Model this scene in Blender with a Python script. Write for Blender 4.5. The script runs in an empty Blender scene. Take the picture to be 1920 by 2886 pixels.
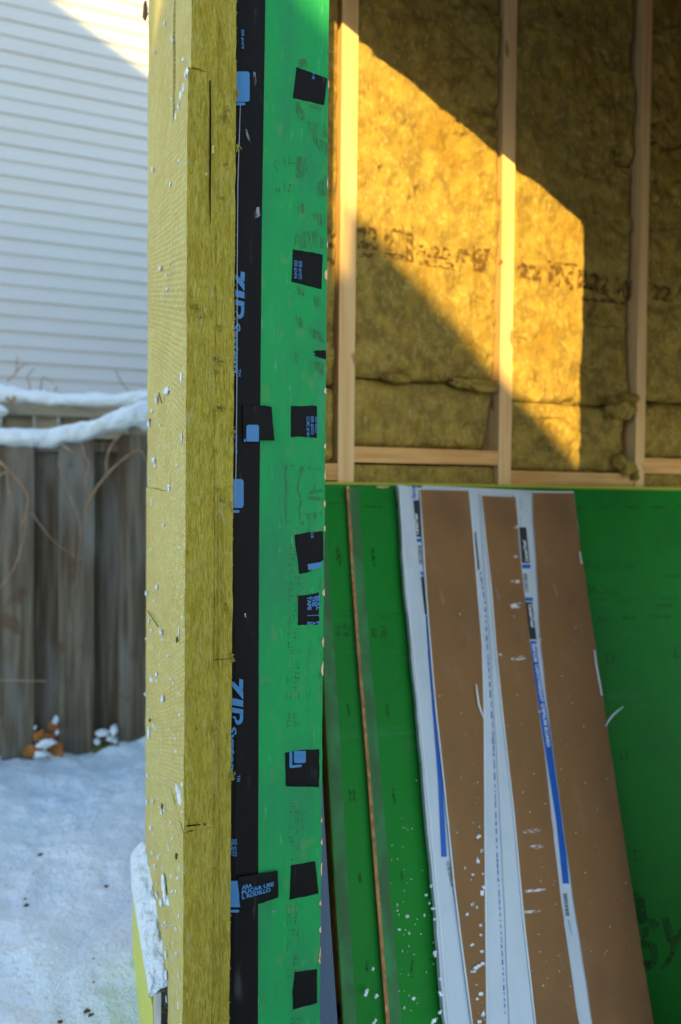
import bpy, bmesh, math, random
import numpy as np
from mathutils import Vector, Matrix

random.seed(7)
rng = np.random.default_rng(11)
sc = bpy.context.scene
col = sc.collection

# ------------------------------------------------------------------ camera
EYE = (-0.2067, -0.9654, 1.05)
F_PX, PSI, PITCH, ROLL, CY = 1924.0, 21.08, 1.05, 0.54, 1375.0
cam_data = bpy.data.cameras.new('camera')
cam_data.sensor_width = 36.0
cam_data.lens = 24.0
cam_data.shift_y = (CY - 1443.0) / 2886.0
cam_data.clip_start = 0.05
cam_data.clip_end = 1000.0
cam_data.dof.use_dof = True
cam_data.dof.focus_distance = 0.98
cam_data.dof.aperture_fstop = 2.5
cam_data.dof.aperture_blades = 7
cam = bpy.data.objects.new('camera', cam_data)
col.objects.link(cam)
CAM_R = (Matrix.Rotation(math.radians(-PSI), 3, 'Z') @ Matrix.Rotation(math.radians(90 - PITCH), 3, 'X')
         @ Matrix.Rotation(math.radians(ROLL), 3, 'Z'))
cam.matrix_world = Matrix.Translation(EYE) @ CAM_R.to_4x4()
sc.camera = cam

# ------------------------------------------------------------------ sky, sun, exposure
SUN_A, SUN_B = 0.385, 0.27          # metres right and down per metre of travel along +Y
to_sun = Vector((-SUN_A, -1.0, SUN_B)).normalized()
world = bpy.data.worlds.new('World')
sc.world = world
world.use_nodes = True
wn = world.node_tree.nodes
sky = wn.new('ShaderNodeTexSky')
sky.sky_type = 'NISHITA'
sky.sun_disc = False
sky.sun_elevation = math.asin(to_sun.z)
sky.sun_rotation = math.atan2(to_sun.x, to_sun.y)
sky.air_density = 1.0
sky.dust_density = 0.2
sky.ozone_density = 1.4
world.node_tree.links.new(sky.outputs[0], wn['Background'].inputs[0])
wn['Background'].inputs[1].default_value = 0.15
sun_data = bpy.data.lights.new('sun', 'SUN')
sun_data.energy = 4.0
sun_data.angle = math.radians(0.5)
sun_data.color = (1.0, 0.67, 0.21)
sun = bpy.data.objects.new('sun', sun_data)
col.objects.link(sun)
sun.rotation_euler = to_sun.to_track_quat('Z', 'Y').to_euler()
sun.location = (-6, -8, 6)
sc.view_settings.view_transform = 'Standard'
sc.view_settings.look = 'None'
sc.view_settings.exposure = 1.8
sc.view_settings.gamma = 1.0
sc.view_settings.use_curve_mapping = False
sc.render.engine = 'CYCLES'
sc.cycles.use_denoising = True
sc.cycles.max_bounces = 8
sc.cycles.diffuse_bounces = 5
sc.cycles.transparent_max_bounces = 12

# ------------------------------------------------------------------ helpers: photo pixel -> point on a real plane
eye = Vector(EYE)


def ray(u, v):
    return CAM_R @ Vector(((u - 960.0) / F_PX, (CY - v) / F_PX, -1.0))


def hit(u, v, ax, val):
    d = ray(u, v)
    i = 'xyz'.index(ax)
    return eye + d * ((val - eye[i]) / d[i])


TB = 0.595                                     # front of the studs of the rear wall
LEAN_E = Vector((0, 0.380, 0.925)).normalized()    # direction up along the leaning boards
LEAN_N = Vector((0, -0.925, 0.380)).normalized()
LEAN_A = Vector((0, TB - 0.014, hit(1430, 1366, 'y', TB - 0.014).z))


def hitl(u, v, off=0.0):
    d = ray(u, v)
    a = LEAN_A + LEAN_N * off
    return eye + d * ((a - eye).dot(LEAN_N) / d.dot(LEAN_N))


def hitp(u, v, point, n):
    d = ray(u, v)
    return eye + d * ((point - eye).dot(n) / d.dot(n))


# ------------------------------------------------------------------ helpers: noise
def _hash(ix, iy, iz):
    ix, iy, iz = np.atleast_1d(ix), np.atleast_1d(iy), np.atleast_1d(iz)
    h = (ix.astype(np.int64) * 374761393 + iy.astype(np.int64) * 668265263 + iz.astype(np.int64) * 2147483647) & 0xffffffff
    h = ((h ^ (h >> 13)) * 1274126177) & 0xffffffff
    h = ((h ^ (h >> 16)) * 2246822519) & 0xffffffff
    return ((h ^ (h >> 15)) & 0xffffff) / float(0xffffff)


def vnoise(x, y, z):
    x, y, z = np.broadcast_arrays(np.asarray(x, float), np.asarray(y, float), np.asarray(z, float))
    ix, iy, iz = np.floor(x), np.floor(y), np.floor(z)
    fx, fy, fz = x - ix, y - iy, z - iz
    fx, fy, fz = [t * t * (3 - 2 * t) for t in (fx, fy, fz)]
    r = 0
    for dx in (0, 1):
        for dy in (0, 1):
            for dz in (0, 1):
                w = (fx if dx else 1 - fx) * (fy if dy else 1 - fy) * (fz if dz else 1 - fz)
                r = r + w * _hash(ix + dx, iy + dy, iz + dz)
    return r * 2 - 1


def fbm(x, y, z, o=4, g=0.5):
    r, a, s, t = 0, 1.0, 1.0, 0
    for k in range(o):
        r = r + a * vnoise(x * s + 17.3 * k, y * s + 5.1 * k, z * s + 9.7 * k)
        t += a
        a *= g
        s *= 2.03
    return r / t


# ------------------------------------------------------------------ helpers: objects
def world_loc(o):
    v = Vector((0, 0, 0))
    while o is not None:
        v += o.location
        o = o.parent
    return v


def tag(o, label=None, cat=None, group=None, kind=None):
    if label:
        o['label'] = label
    if cat:
        o['category'] = cat
    if group:
        o['group'] = group
    if kind:
        o['kind'] = kind
    return o


def thing(name, loc, label, cat, group=None):
    o = bpy.data.objects.new(name, None)
    o.empty_display_size = 0.05
    col.objects.link(o)
    o.location = loc
    return tag(o, label, cat, group)


class MB:
    def __init__(self):
        self.v, self.f, self.m = [], [], []

    def add(self, vs, fs, mi=0):
        b = len(self.v)
        self.v += [tuple(p) for p in vs]
        self.f += [tuple(i + b for i in f) for f in fs]
        self.m += [mi] * len(fs)
        return self

    def box(self, x0, x1, y0, y1, z0, z1, mi=0):
        vs = [(x, y, z) for z in (z0, z1) for y in (y0, y1) for x in (x0, x1)]
        return self.add(vs, [(0, 2, 3, 1), (4, 5, 7, 6), (0, 1, 5, 4), (2, 6, 7, 3), (0, 4, 6, 2), (1, 3, 7, 5)], mi)

    def grid(self, A, mi=0):
        """A: array (rows, cols, 3)"""
        r, c = A.shape[:2]
        fs = [(i * c + j, i * c + j + 1, (i + 1) * c + j + 1, (i + 1) * c + j) for i in range(r - 1) for j in range(c - 1)]
        return self.add(A.reshape(-1, 3).tolist(), fs, mi)

    def prism(self, poly, ext, mi=0):
        """poly: list of Vector; ext: Vector"""
        n = len(poly)
        vs = [Vector(p) for p in poly] + [Vector(p) + ext for p in poly]
        fs = [tuple(range(n)), tuple(range(2 * n - 1, n - 1, -1))]
        fs += [(i, (i + 1) % n + 0, (i + 1) % n + n, i + n) for i in range(n)]
        return self.add(vs, fs, mi)

    def tube(self, pts, rad, sides=7, mi=0):
        pts = [Vector(p) for p in pts]
        n = len(pts)
        rs = rad if hasattr(rad, '__len__') else [rad] * n
        vs, fs = [], []
        for i, p in enumerate(pts):
            t = (pts[min(i + 1, n - 1)] - pts[max(i - 1, 0)]).normalized()
            a = t.orthogonal().normalized() if i == 0 else (a - t * a.dot(t)).normalized()
            b = t.cross(a)
            for k in range(sides):
                w = 2 * math.pi * k / sides
                vs.append(p + (a * math.cos(w) + b * math.sin(w)) * rs[i])
        for i in range(n - 1):
            for k in range(sides):
                k2 = (k + 1) % sides
                fs.append((i * sides + k, i * sides + k2, (i + 1) * sides + k2, (i + 1) * sides + k))
        fs.append(tuple(range(sides - 1, -1, -1)))
        fs.append(tuple((n - 1) * sides + k for k in range(sides)))
        return self.add(vs, fs, mi)

    def blob(self, c, rx, ry, rz, seed=0, rough=0.3, seg=8, mi=0):
        """uneven lump"""
        th = np.linspace(0, math.pi, seg)
        ph = np.linspace(0, 2 * math.pi, seg + 3)[:-1]
        T, Pp = np.meshgrid(th, ph, indexing='ij')
        dx, dy, dz = np.sin(T) * np.cos(Pp), np.sin(T) * np.sin(Pp), np.cos(T)
        k = 1 + rough * fbm(dx * 1.7 + seed * 3.1, dy * 1.7 + seed, dz * 1.7, 3)
        A = np.stack([c[0] + rx * dx * k, c[1] + ry * dy * k, c[2] + rz * dz * k], -1)
        r, cc = T.shape
        fs = [(i * cc + j, (i + 1) * cc + j, (i + 1) * cc + (j + 1) % cc, i * cc + (j + 1) % cc) for i in range(r - 1) for j in range(cc)]
        return self.add(A.reshape(-1, 3).tolist(), fs, mi)

    def build(self, name, mat, parent=None, smooth=False, bevel=0.0):
        off = world_loc(parent) if parent is not None else Vector((0, 0, 0))
        me = bpy.data.meshes.new(name)
        v = np.array(self.v, float) - np.array(off)
        me.from_pydata(v.tolist(), [], self.f)
        mats = mat if isinstance(mat, (list, tuple)) else [mat]
        for m in mats:
            me.materials.append(m)
        if len(mats) > 1:
            me.polygons.foreach_set('material_index', self.m)
        if smooth:
            me.polygons.foreach_set('use_smooth', [True] * len(me.polygons))
        me.update()
        o = bpy.data.objects.new(name, me)
        col.objects.link(o)
        if parent is not None:
            o.parent = parent
        if bevel:
            b = o.modifiers.new('bevel', 'BEVEL')
            b.width = bevel
            b.segments = 2
            b.limit_method = 'ANGLE'
        return o


def rough_box(x0, x1, y0, y1, z0, z1, rx, ry, rz, disp):
    """box whose six faces are grids moved by disp(X,Y,Z)->(dx,dy,dz); edges stay welded because disp depends on position only"""
    mb = MB()
    X = np.linspace(x0, x1, max(2, int((x1 - x0) / rx) + 1))
    Y = np.linspace(y0, y1, max(2, int((y1 - y0) / ry) + 1))
    Z = np.linspace(z0, z1, max(2, int((z1 - z0) / rz) + 1))

    def face(a, b, c):
        dx, dy, dz = disp(a, b, c)
        mb.grid(np.stack([a + dx, b + dy, c + dz], -1))
    zz, xx = np.meshgrid(Z, X, indexing='ij')
    face(xx, np.full_like(xx, y0), zz)
    face(xx[:, ::-1], np.full_like(xx, y1), zz)
    zz, yy = np.meshgrid(Z, Y, indexing='ij')
    face(np.full_like(yy, x0), yy[:, ::-1], zz)
    face(np.full_like(yy, x1), yy, zz)
    yy, xx = np.meshgrid(Y, X, indexing='ij')
    face(xx, yy, np.full_like(xx, z1))
    face(xx[:, ::-1], yy, np.full_like(xx, z0))
    return mb


# ------------------------------------------------------------------ helpers: materials
def mat(name, colr, rough=0.8, layers=(), bumps=(), spec=0.25, alpha=None, sines=(), distort=0.0):
    """layers: (scale xyz, detail, lo, hi, colour, strength); bumps: (scale xyz, detail, strength, distance); sines: (ky, kz, strength, distance)"""
    m = bpy.data.materials.new(name)
    m.use_nodes = True
    nt = m.node_tree
    N, L = nt.nodes, nt.links
    bs = N['Principled BSDF']
    bs.inputs['Roughness'].default_value = rough
    bs.inputs['Specular IOR Level'].default_value = spec
    tc = N.new('ShaderNodeTexCoord')

    def noise(scale, detail, seed):
        mp = N.new('ShaderNodeMapping')
        mp.inputs['Scale'].default_value = scale
        mp.inputs['Location'].default_value = (seed * 1.7, seed * 0.9, seed * 2.3)
        L.new(tc.outputs['Object'], mp.inputs[0])
        t = N.new('ShaderNodeTexNoise')
        t.inputs['Scale'].default_value = 1.0
        t.inputs['Detail'].default_value = detail
        t.inputs['Roughness'].default_value = 0.6
        t.inputs['Distortion'].default_value = distort
        L.new(mp.outputs[0], t.inputs['Vector'])
        return t.outputs['Fac']

    def rng_(s, lo, hi, to=1.0):
        r = N.new('ShaderNodeMapRange')
        r.interpolation_type = 'SMOOTHSTEP'
        r.inputs['From Min'].default_value = lo
        r.inputs['From Max'].default_value = hi
        r.inputs['To Max'].default_value = to
        L.new(s, r.inputs['Value'])
        return r.outputs[0]
    cur = N.new('ShaderNodeRGB')
    cur.outputs[0].default_value = (*colr, 1)
    cur = cur.outputs[0]
    for k, (s, d, lo, hi, c2, st) in enumerate(layers):
        mx = N.new('ShaderNodeMix')
        mx.data_type = 'RGBA'
        L.new(rng_(noise(s, d, k + 1), lo, hi, st), mx.inputs['Factor'])
        L.new(cur, mx.inputs[6])
        mx.inputs[7].default_value = (*c2, 1)
        cur = mx.outputs[2]
    L.new(cur, bs.inputs['Base Color'])
    nrm = None
    for k, (s, d, st, dist) in enumerate(bumps):
        b = N.new('ShaderNodeBump')
        b.inputs['Strength'].default_value = st
        b.inputs['Distance'].default_value = dist
        L.new(noise(s, d, k + 21), b.inputs['Height'])
        if nrm:
            L.new(nrm, b.inputs['Normal'])
        nrm = b.outputs[0]
    for (ky, kz, st, dist) in sines:
        sp = N.new('ShaderNodeSeparateXYZ')
        L.new(tc.outputs['Object'], sp.inputs[0])
        a = N.new('ShaderNodeMath'); a.operation = 'MULTIPLY'; a.inputs[1].default_value = ky
        L.new(sp.outputs[1], a.inputs[0])
        c = N.new('ShaderNodeMath'); c.operation = 'MULTIPLY_ADD'; c.inputs[1].default_value = kz
        L.new(sp.outputs[2], c.inputs[0]); L.new(a.outputs[0], c.inputs[2])
        wv = N.new('ShaderNodeMath'); wv.operation = 'MULTIPLY_ADD'; wv.inputs[1].default_value = 2.5
        L.new(noise((9, 9, 9), 2, 5), wv.inputs[0]); L.new(c.outputs[0], wv.inputs[2])
        s_ = N.new('ShaderNodeMath'); s_.operation = 'SINE'
        L.new(wv.outputs[0], s_.inputs[0])
        s1_ = N.new('ShaderNodeMath'); s1_.operation = 'MULTIPLY'; s1_.inputs[1].default_value = 170.0
        L.new(sp.outputs[1], s1_.inputs[0])
        s2_ = N.new('ShaderNodeMath'); s2_.operation = 'MULTIPLY_ADD'; s2_.inputs[1].default_value = -700.0
        L.new(sp.outputs[2], s2_.inputs[0]); L.new(s1_.outputs[0], s2_.inputs[2])
        s3_ = N.new('ShaderNodeMath'); s3_.operation = 'SINE'
        L.new(s2_.outputs[0], s3_.inputs[0])
        s4_ = N.new('ShaderNodeMath'); s4_.operation = 'MULTIPLY_ADD'; s4_.inputs[1].default_value = 0.5; s4_.inputs[2].default_value = 0.5
        L.new(s3_.outputs[0], s4_.inputs[0])
        s5_ = N.new('ShaderNodeMath'); s5_.operation = 'MULTIPLY'
        L.new(s_.outputs[0], s5_.inputs[0]); L.new(s4_.outputs[0], s5_.inputs[1])
        b = N.new('ShaderNodeBump')
        b.inputs['Strength'].default_value = st
        b.inputs['Distance'].default_value = dist
        L.new(s5_.outputs[0], b.inputs['Height'])
        if nrm:
            L.new(nrm, b.inputs['Normal'])
        nrm = b.outputs[0]
    if nrm:
        L.new(nrm, bs.inputs['Normal'])
    if alpha:
        s, d, lo, hi, top = alpha
        L.new(rng_(noise(s, d, 41), lo, hi, top), bs.inputs['Alpha'])
    return m


M = {}
M['snow'] = mat('snow', (0.78, 0.85, 0.90), 0.8, [((7, 7, 7), 4, 0.35, 0.7, (0.66, 0.76, 0.84), 0.7)],
                [((34, 34, 34), 5, 0.7, 0.03), ((150, 150, 150), 3, 0.5, 0.006)], spec=0.15)
M['siding'] = mat('siding', (0.39, 0.415, 0.425), 0.6, [((1.2, 1, 6), 3, 0.4, 0.7, (0.375, 0.385, 0.38), 0.5)],
                  [((2, 40, 60), 3, 0.08, 0.004)])
M['fence'] = mat('fence_wood', (0.175, 0.148, 0.108), 0.9,
                 [((40, 40, 2.0), 6, 0.35, 0.65, (0.062, 0.046, 0.027), 0.85), ((6, 6, 1.6), 3, 0.45, 0.72, (0.185, 0.185, 0.175), 0.85), ((12, 12, 1.0), 4, 0.5, 0.7, (0.075, 0.050, 0.024), 0.8),
                  ((7, 7, 7), 2, 0.60, 0.70, (0.09, 0.055, 0.03), 0.7)],
                 [((90, 90, 3), 5, 0.5, 0.004)])
M['fence_back'] = mat('far_fence_wood', (0.25, 0.23, 0.17), 0.85, [((5, 5, 40), 4, 0.4, 0.7, (0.17, 0.15, 0.10), 0.7)])
M['stem'] = mat('vine_bark', (0.26, 0.16, 0.095), 0.85, [((30, 30, 30), 3, 0.4, 0.7, (0.38, 0.28, 0.20), 0.7)])
M['leaf'] = mat('dead_leaf', (0.33, 0.13, 0.03), 0.7, [((40, 40, 40), 4, 0.4, 0.7, (0.17, 0.06, 0.02), 0.8)])
M['moss'] = mat('mossy_wood', (0.10, 0.11, 0.03), 0.9, [((30, 30, 30), 4, 0.4, 0.7, (0.16, 0.11, 0.05), 0.8)])
M['debris'] = mat('debris', (0.12, 0.065, 0.04), 0.9, spec=0.05)
M['wool_end'] = mat('wool_end', (0.345, 0.285, 0.045), 0.97,
                    [((300, 300, 38), 6, 0.40, 0.64, (0.20, 0.15, 0.010), 0.75), ((150, 150, 26), 5, 0.50, 0.70, (0.42, 0.37, 0.12), 0.5),
                     ((34, 34, 11), 4, 0.48, 0.74, (0.26, 0.185, 0.014), 0.6), ((60, 60, 17), 4, 0.60, 0.76, (0.37, 0.38, 0.22), 0.5),
                     ((420, 420, 110), 3, 0.66, 0.74, (0.07, 0.055, 0.006), 0.6)],
                    [((420, 420, 60), 6, 1.0, 0.003), ((70, 70, 22), 5, 0.8, 0.006)], spec=0.04, distort=1.8)
M['wool_face'] = mat('wool_face', (0.56, 0.475, 0.16), 0.95,
                     [((14, 5, 12), 4, 0.4, 0.7, (0.50, 0.38, 0.11), 0.6), ((150, 40, 150), 4, 0.45, 0.72, (0.66, 0.61, 0.33), 0.7), ((260, 90, 200), 3, 0.56, 0.72, (0.44, 0.36, 0.11), 0.45),
                      ((20, 5, 9), 3, 0.60, 0.78, (0.42, 0.40, 0.27), 0.7)],
                     [((300, 60, 300), 4, 0.5, 0.0012)], sines=[(330, 900, 0.6, 0.003)], spec=0.1)
M['zip'] = mat('green_sheathing', (0.008, 0.205, 0.052), 0.65,
               [((14, 14, 5), 5, 0.42, 0.68, (0.014, 0.15, 0.056), 0.8), ((45, 45, 30), 5, 0.56, 0.72, (0.065, 0.18, 0.055), 0.6),
                ((9, 9, 2.5), 5, 0.56, 0.72, (0.035, 0.24, 0.10), 0.6),
                ((120, 120, 20), 4, 0.64, 0.76, (0.08, 0.33, 0.14), 0.5), ((300, 300, 300), 2, 0.70, 0.76, (0.05, 0.16, 0.04), 0.5)],
               [((45, 45, 11), 6, 0.75, 0.006), ((260, 260, 900), 2, 0.3, 0.0008)], spec=0.14)
M['zip_in'] = mat('green_panel', (0.003, 0.155, 0.012), 0.6,
                  [((3, 3, 3), 4, 0.42, 0.75, (0.004, 0.10, 0.012), 0.8), ((30, 30, 8), 5, 0.60, 0.8, (0.045, 0.14, 0.04), 0.45),
                   ((5, 60, 3), 4, 0.62, 0.8, (0.035, 0.17, 0.06), 0.5), ((420, 420, 420), 1, 0.72, 0.78, (0.07, 0.19, 0.07), 0.4)],
                  [((40, 40, 40), 4, 0.12, 0.002)], spec=0.14)
M['zip_edge'] = mat('worn_green_edge', (0.032, 0.10, 0.034), 0.75, [((14, 14, 6), 5, 0.4, 0.7, (0.035, 0.2, 0.06), 0.8)])
M['osb'] = mat('strand_board_edge', (0.34, 0.175, 0.065), 0.85, [((80, 80, 40), 4, 0.4, 0.65, (0.16, 0.075, 0.03), 0.8),
                                                             ((150, 150, 90), 3, 0.6, 0.75, (0.55, 0.37, 0.2), 0.8)], [((120, 120, 60), 4, 0.6, 0.002)])
M['chip'] = mat('bare_strand_chip', (0.55, 0.36, 0.20), 0.85, [((200, 200, 200), 3, 0.45, 0.7, (0.36, 0.19, 0.09), 0.8)])
M['yellow_edge'] = mat('yellow_edge_paint', (0.34, 0.34, 0.03), 0.6, [((60, 60, 60), 3, 0.5, 0.75, (0.30, 0.36, 0.04), 0.7)])
M['tape'] = mat('black_tape', (0.005, 0.0048, 0.0045), 0.6,
                [((60, 60, 10), 5, 0.58, 0.82, (0.045, 0.047, 0.052), 0.8), ((500, 500, 500), 2, 0.72, 0.78, (0.09, 0.09, 0.09), 0.6)],
                [((50, 50, 12), 4, 0.25, 0.002), ((500, 500, 700), 2, 0.1, 0.0005)], spec=0.08)
M['tape_blue'] = mat('tape_print_blue', (0.030, 0.125, 0.27), 0.5, [((30, 30, 30), 4, 0.5, 0.8, (0.02, 0.10, 0.27), 0.6)], spec=0.25)
M['scuff'] = mat('grey_scuff', (0.30, 0.32, 0.36), 0.6, alpha=((120, 120, 25), 4, 0.42, 0.7, 0.55))
M['stamp'] = mat('dot_stamp_ink', (0.045, 0.095, 0.04), 0.7, alpha=((520, 520, 60), 2, 0.40, 0.60, 0.5))
M['stamp_dark'] = mat('stamp_ink', (0.012, 0.04, 0.01), 0.7, alpha=((300, 300, 90), 3, 0.40, 0.60, 0.8))
M['stamp_faint'] = mat('faint_stamp_ink', (0.02, 0.06, 0.02), 0.7, alpha=((160, 160, 160), 3, 0.40, 0.70, 0.6))
M['pencil'] = mat('pencil', (0.05, 0.06, 0.045), 0.7, alpha=((500, 500, 500), 2, 0.36, 0.60, 0.75))
M['stud'] = mat('spruce_upright', (0.60, 0.42, 0.20), 0.75,
                [((70, 70, 2.2), 5, 0.4, 0.68, (0.50, 0.29, 0.10), 0.7), ((9, 9, 1.2), 3, 0.5, 0.8, (0.66, 0.46, 0.24), 0.6),
                 ((24, 24, 9), 1, 0.71, 0.76, (0.26, 0.12, 0.04), 0.8)], [((160, 160, 4), 4, 0.25, 0.0012)])
M['block'] = mat('spruce_blocking', (0.58, 0.335, 0.115), 0.75,
                 [((2.5, 70, 85), 5, 0.4, 0.66, (0.36, 0.18, 0.05), 0.8), ((5, 9, 9), 3, 0.5, 0.8, (0.62, 0.40, 0.17), 0.6)],
                 [((4, 160, 160), 4, 0.25, 0.0012)])
M['batt'] = mat('mineral_wool_batt', (0.30, 0.215, 0.046), 0.97,
                [((26, 26, 20), 6, 0.36, 0.62, (0.165, 0.115, 0.028), 0.85), ((90, 90, 60), 5, 0.50, 0.70, (0.40, 0.33, 0.115), 0.6),
                 ((8, 8, 6), 4, 0.48, 0.72, (0.215, 0.135, 0.022), 0.75), ((3.5, 3.5, 5), 3, 0.5, 0.7, (0.34, 0.26, 0.075), 0.4), ((240, 240, 120), 4, 0.62, 0.76, (0.09, 0.06, 0.015), 0.7)],
                [((320, 320, 200), 5, 0.8, 0.002), ((70, 70, 50), 5, 0.7, 0.006)], spec=0.08)
M['batt_print'] = mat('burnt_brown_print', (0.105, 0.052, 0.014), 0.95, alpha=((75, 75, 75), 5, 0.38, 0.60, 0.85))
M['gyp'] = mat('white_board', (0.40, 0.465, 0.51), 0.85, [((14, 14, 3), 4, 0.45, 0.75, (0.33, 0.40, 0.44), 0.7), ((60, 60, 60), 3, 0.66, 0.76, (0.42, 0.42, 0.40), 0.3)],
               [((60, 60, 20), 4, 0.25, 0.002)])
M['paper_white'] = mat('white_paper', (0.56, 0.61, 0.64), 0.8)
M['brown'] = mat('brown_paper', (0.185, 0.096, 0.036), 0.9,
                 [((7, 7, 5), 4, 0.4, 0.75, (0.140, 0.076, 0.032), 0.95), ((18, 18, 1.2), 4, 0.52, 0.75, (0.215, 0.125, 0.062), 0.6), ((110, 110, 70), 4, 0.64, 0.80, (0.27, 0.18, 0.11), 0.5),
                  ((30, 30, 2), 4, 0.66, 0.85, (0.30, 0.22, 0.15), 0.45)], [((300, 300, 300), 2, 0.08, 0.001)])
M['chalk'] = mat('chalk_smudge', (0.66, 0.66, 0.66), 0.9, alpha=((60, 60, 170), 4, 0.40, 0.66, 0.75))
M['lab_black'] = mat('label_black', (0.022, 0.024, 0.026), 0.5)
M['lab_blue'] = mat('label_blue', (0.006, 0.075, 0.33), 0.5, [((40, 40, 8), 3, 0.5, 0.8, (0.008, 0.11, 0.42), 0.5)])
M['lab_pale'] = mat('label_pale_print', (0.30, 0.42, 0.55), 0.6, alpha=((400, 400, 160), 2, 0.40, 0.58, 0.9))
M['grey_board'] = mat('blue_grey_board', (0.055, 0.085, 0.13), 0.7)
M['foam'] = mat('yellow_foam_face', (0.56, 0.58, 0.10), 0.6, [((5, 5, 8), 3, 0.4, 0.75, (0.52, 0.56, 0.16), 0.6)])
M['foam_core'] = mat('grey_board_edge', (0.60, 0.62, 0.60), 0.85, [((60, 60, 12), 4, 0.45, 0.7, (0.33, 0.35, 0.33), 0.6)])
M['ply'] = mat('rough_board', (0.32, 0.22, 0.13), 0.85, [((3, 3, 30), 4, 0.4, 0.7, (0.24, 0.15, 0.08), 0.7)])
M['shingle'] = mat('roof_covering', (0.10, 0.10, 0.10), 0.9, [((20, 20, 20), 3, 0.4, 0.7, (0.16, 0.15, 0.14), 0.7)])
M['house'] = mat('painted_boards', (0.48, 0.46, 0.42), 0.8)
M['concrete'] = mat('concrete', (0.30, 0.30, 0.29), 0.9, [((12, 12, 12), 5, 0.4, 0.7, (0.22, 0.22, 0.21), 0.7)])
M['crease_highlight'] = mat('seam_highlight', (0.22, 0.24, 0.28), 0.35, spec=0.5)  # pale colour standing in for the glint on the tape crease
M['hole'] = mat('dark_hole', (0.012, 0.010, 0.004), 1.0, spec=0.0)


# ------------------------------------------------------------------ helpers: lettering
_tc = {}


def glyphs(txt, shear=0.0, bold=0.0):
    key = (txt, shear, bold)
    if key in _tc:
        return _tc[key]
    cu = bpy.data.curves.new('lettering', 'FONT')
    cu.body = txt
    cu.shear = shear
    cu.offset = bold
    cu.resolution_u = 3
    o = bpy.data.objects.new('lettering', cu)
    col.objects.link(o)
    dg = bpy.context.evaluated_depsgraph_get()
    dg.update()
    me = o.evaluated_get(dg).to_mesh()
    vs = np.array([tuple(v.co) for v in me.vertices])[:, :2]
    fs = [tuple(p.vertices) for p in me.polygons]
    o.evaluated_get(dg).to_mesh_clear()
    bpy.data.objects.remove(o)
    bpy.data.curves.remove(cu)
    vs[:, 0] -= vs[:, 0].min()
    vs /= max(1e-6, vs[:, 0].max())
    _tc[key] = (vs, fs)
    return _tc[key]


def lettering(mb, txt, P0, P1, n, height, eps=0.0006, shear=0.0, bold=0.02, mi=0, mirror=False):
    """flat print whose baseline runs from P0 to P1 on a surface with normal n; height = cap height in metres"""
    vs, fs = glyphs(txt, shear, bold)
    d = (P1 - P0)
    up = n.cross(d).normalized()
    if mirror:
        up = -up
    ymax = max(1e-6, vs[:, 1].max())
    mb.add([P0 + d * float(x) + up * float(y / ymax * height) + n * eps for x, y in vs], fs, mi)


def px_poly(pts, fn, n, eps):
    return [fn(u, v) + n * eps for u, v in pts]


def flat(mb, pts, fn, n, eps, mi=0):
    """flat printed patch from an outline"""
    p = px_poly(pts, fn, n, eps)
    mb.add(p, [tuple(range(len(p)))], mi)


# ================================================================== SETTING: ground, snow, floor
def snow_h(x, y):
    h = 0.045 * fbm(x * 1.6, y * 1.6, 3.3, 4) + 0.026 * fbm(x * 7, y * 7, 1.1, 4) + 0.012 * fbm(x * 22, y * 22, 7.7, 3)
    near = np.clip((y - 1.3) / 0.6, 0, 1)
    return h - 0.02 + near * (-0.022 + 0.03 * fbm(x * 11, y * 5, 2.2, 3)) - 0.13 * np.clip((-0.35 - y) / 1.5, 0, 1)


xs = np.concatenate([np.linspace(-7, -1.6, 40), np.linspace(-1.57, -0.02, 136)])
ys = np.concatenate([np.linspace(-4, -0.6, 24), np.linspace(-0.55, 1.985, 210)])
YY, XX = np.meshgrid(ys, xs, indexing='ij')
ZZ = snow_h(XX, YY)
MB().grid(np.stack([XX, YY, ZZ], -1)).build('snow', M['snow'], smooth=True)['kind'] = 'structure'
xs2_ = np.linspace(-0.025, 1.6, 90)
ys2_ = np.linspace(0.80, 1.985, 80)
YY, XX = np.meshgrid(ys2_, xs2_, indexing='ij')
MB().grid(np.stack([XX, YY, snow_h(XX, YY)], -1)).build('snow', M['snow'], smooth=True)['kind'] = 'structure'
g = MB()
g.add([(-300, -300, -0.34), (300, -300, -0.34), (300, 300, -0.34), (-300, 300, -0.34)], [(0, 1, 2, 3)])
g.build('ground', M['snow'])['kind'] = 'structure'
MB().box(-0.02, 2.6, -0.06, 0.76, -0.345, -0.30).build('floor', M['concrete'])['kind'] = 'structure'

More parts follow.
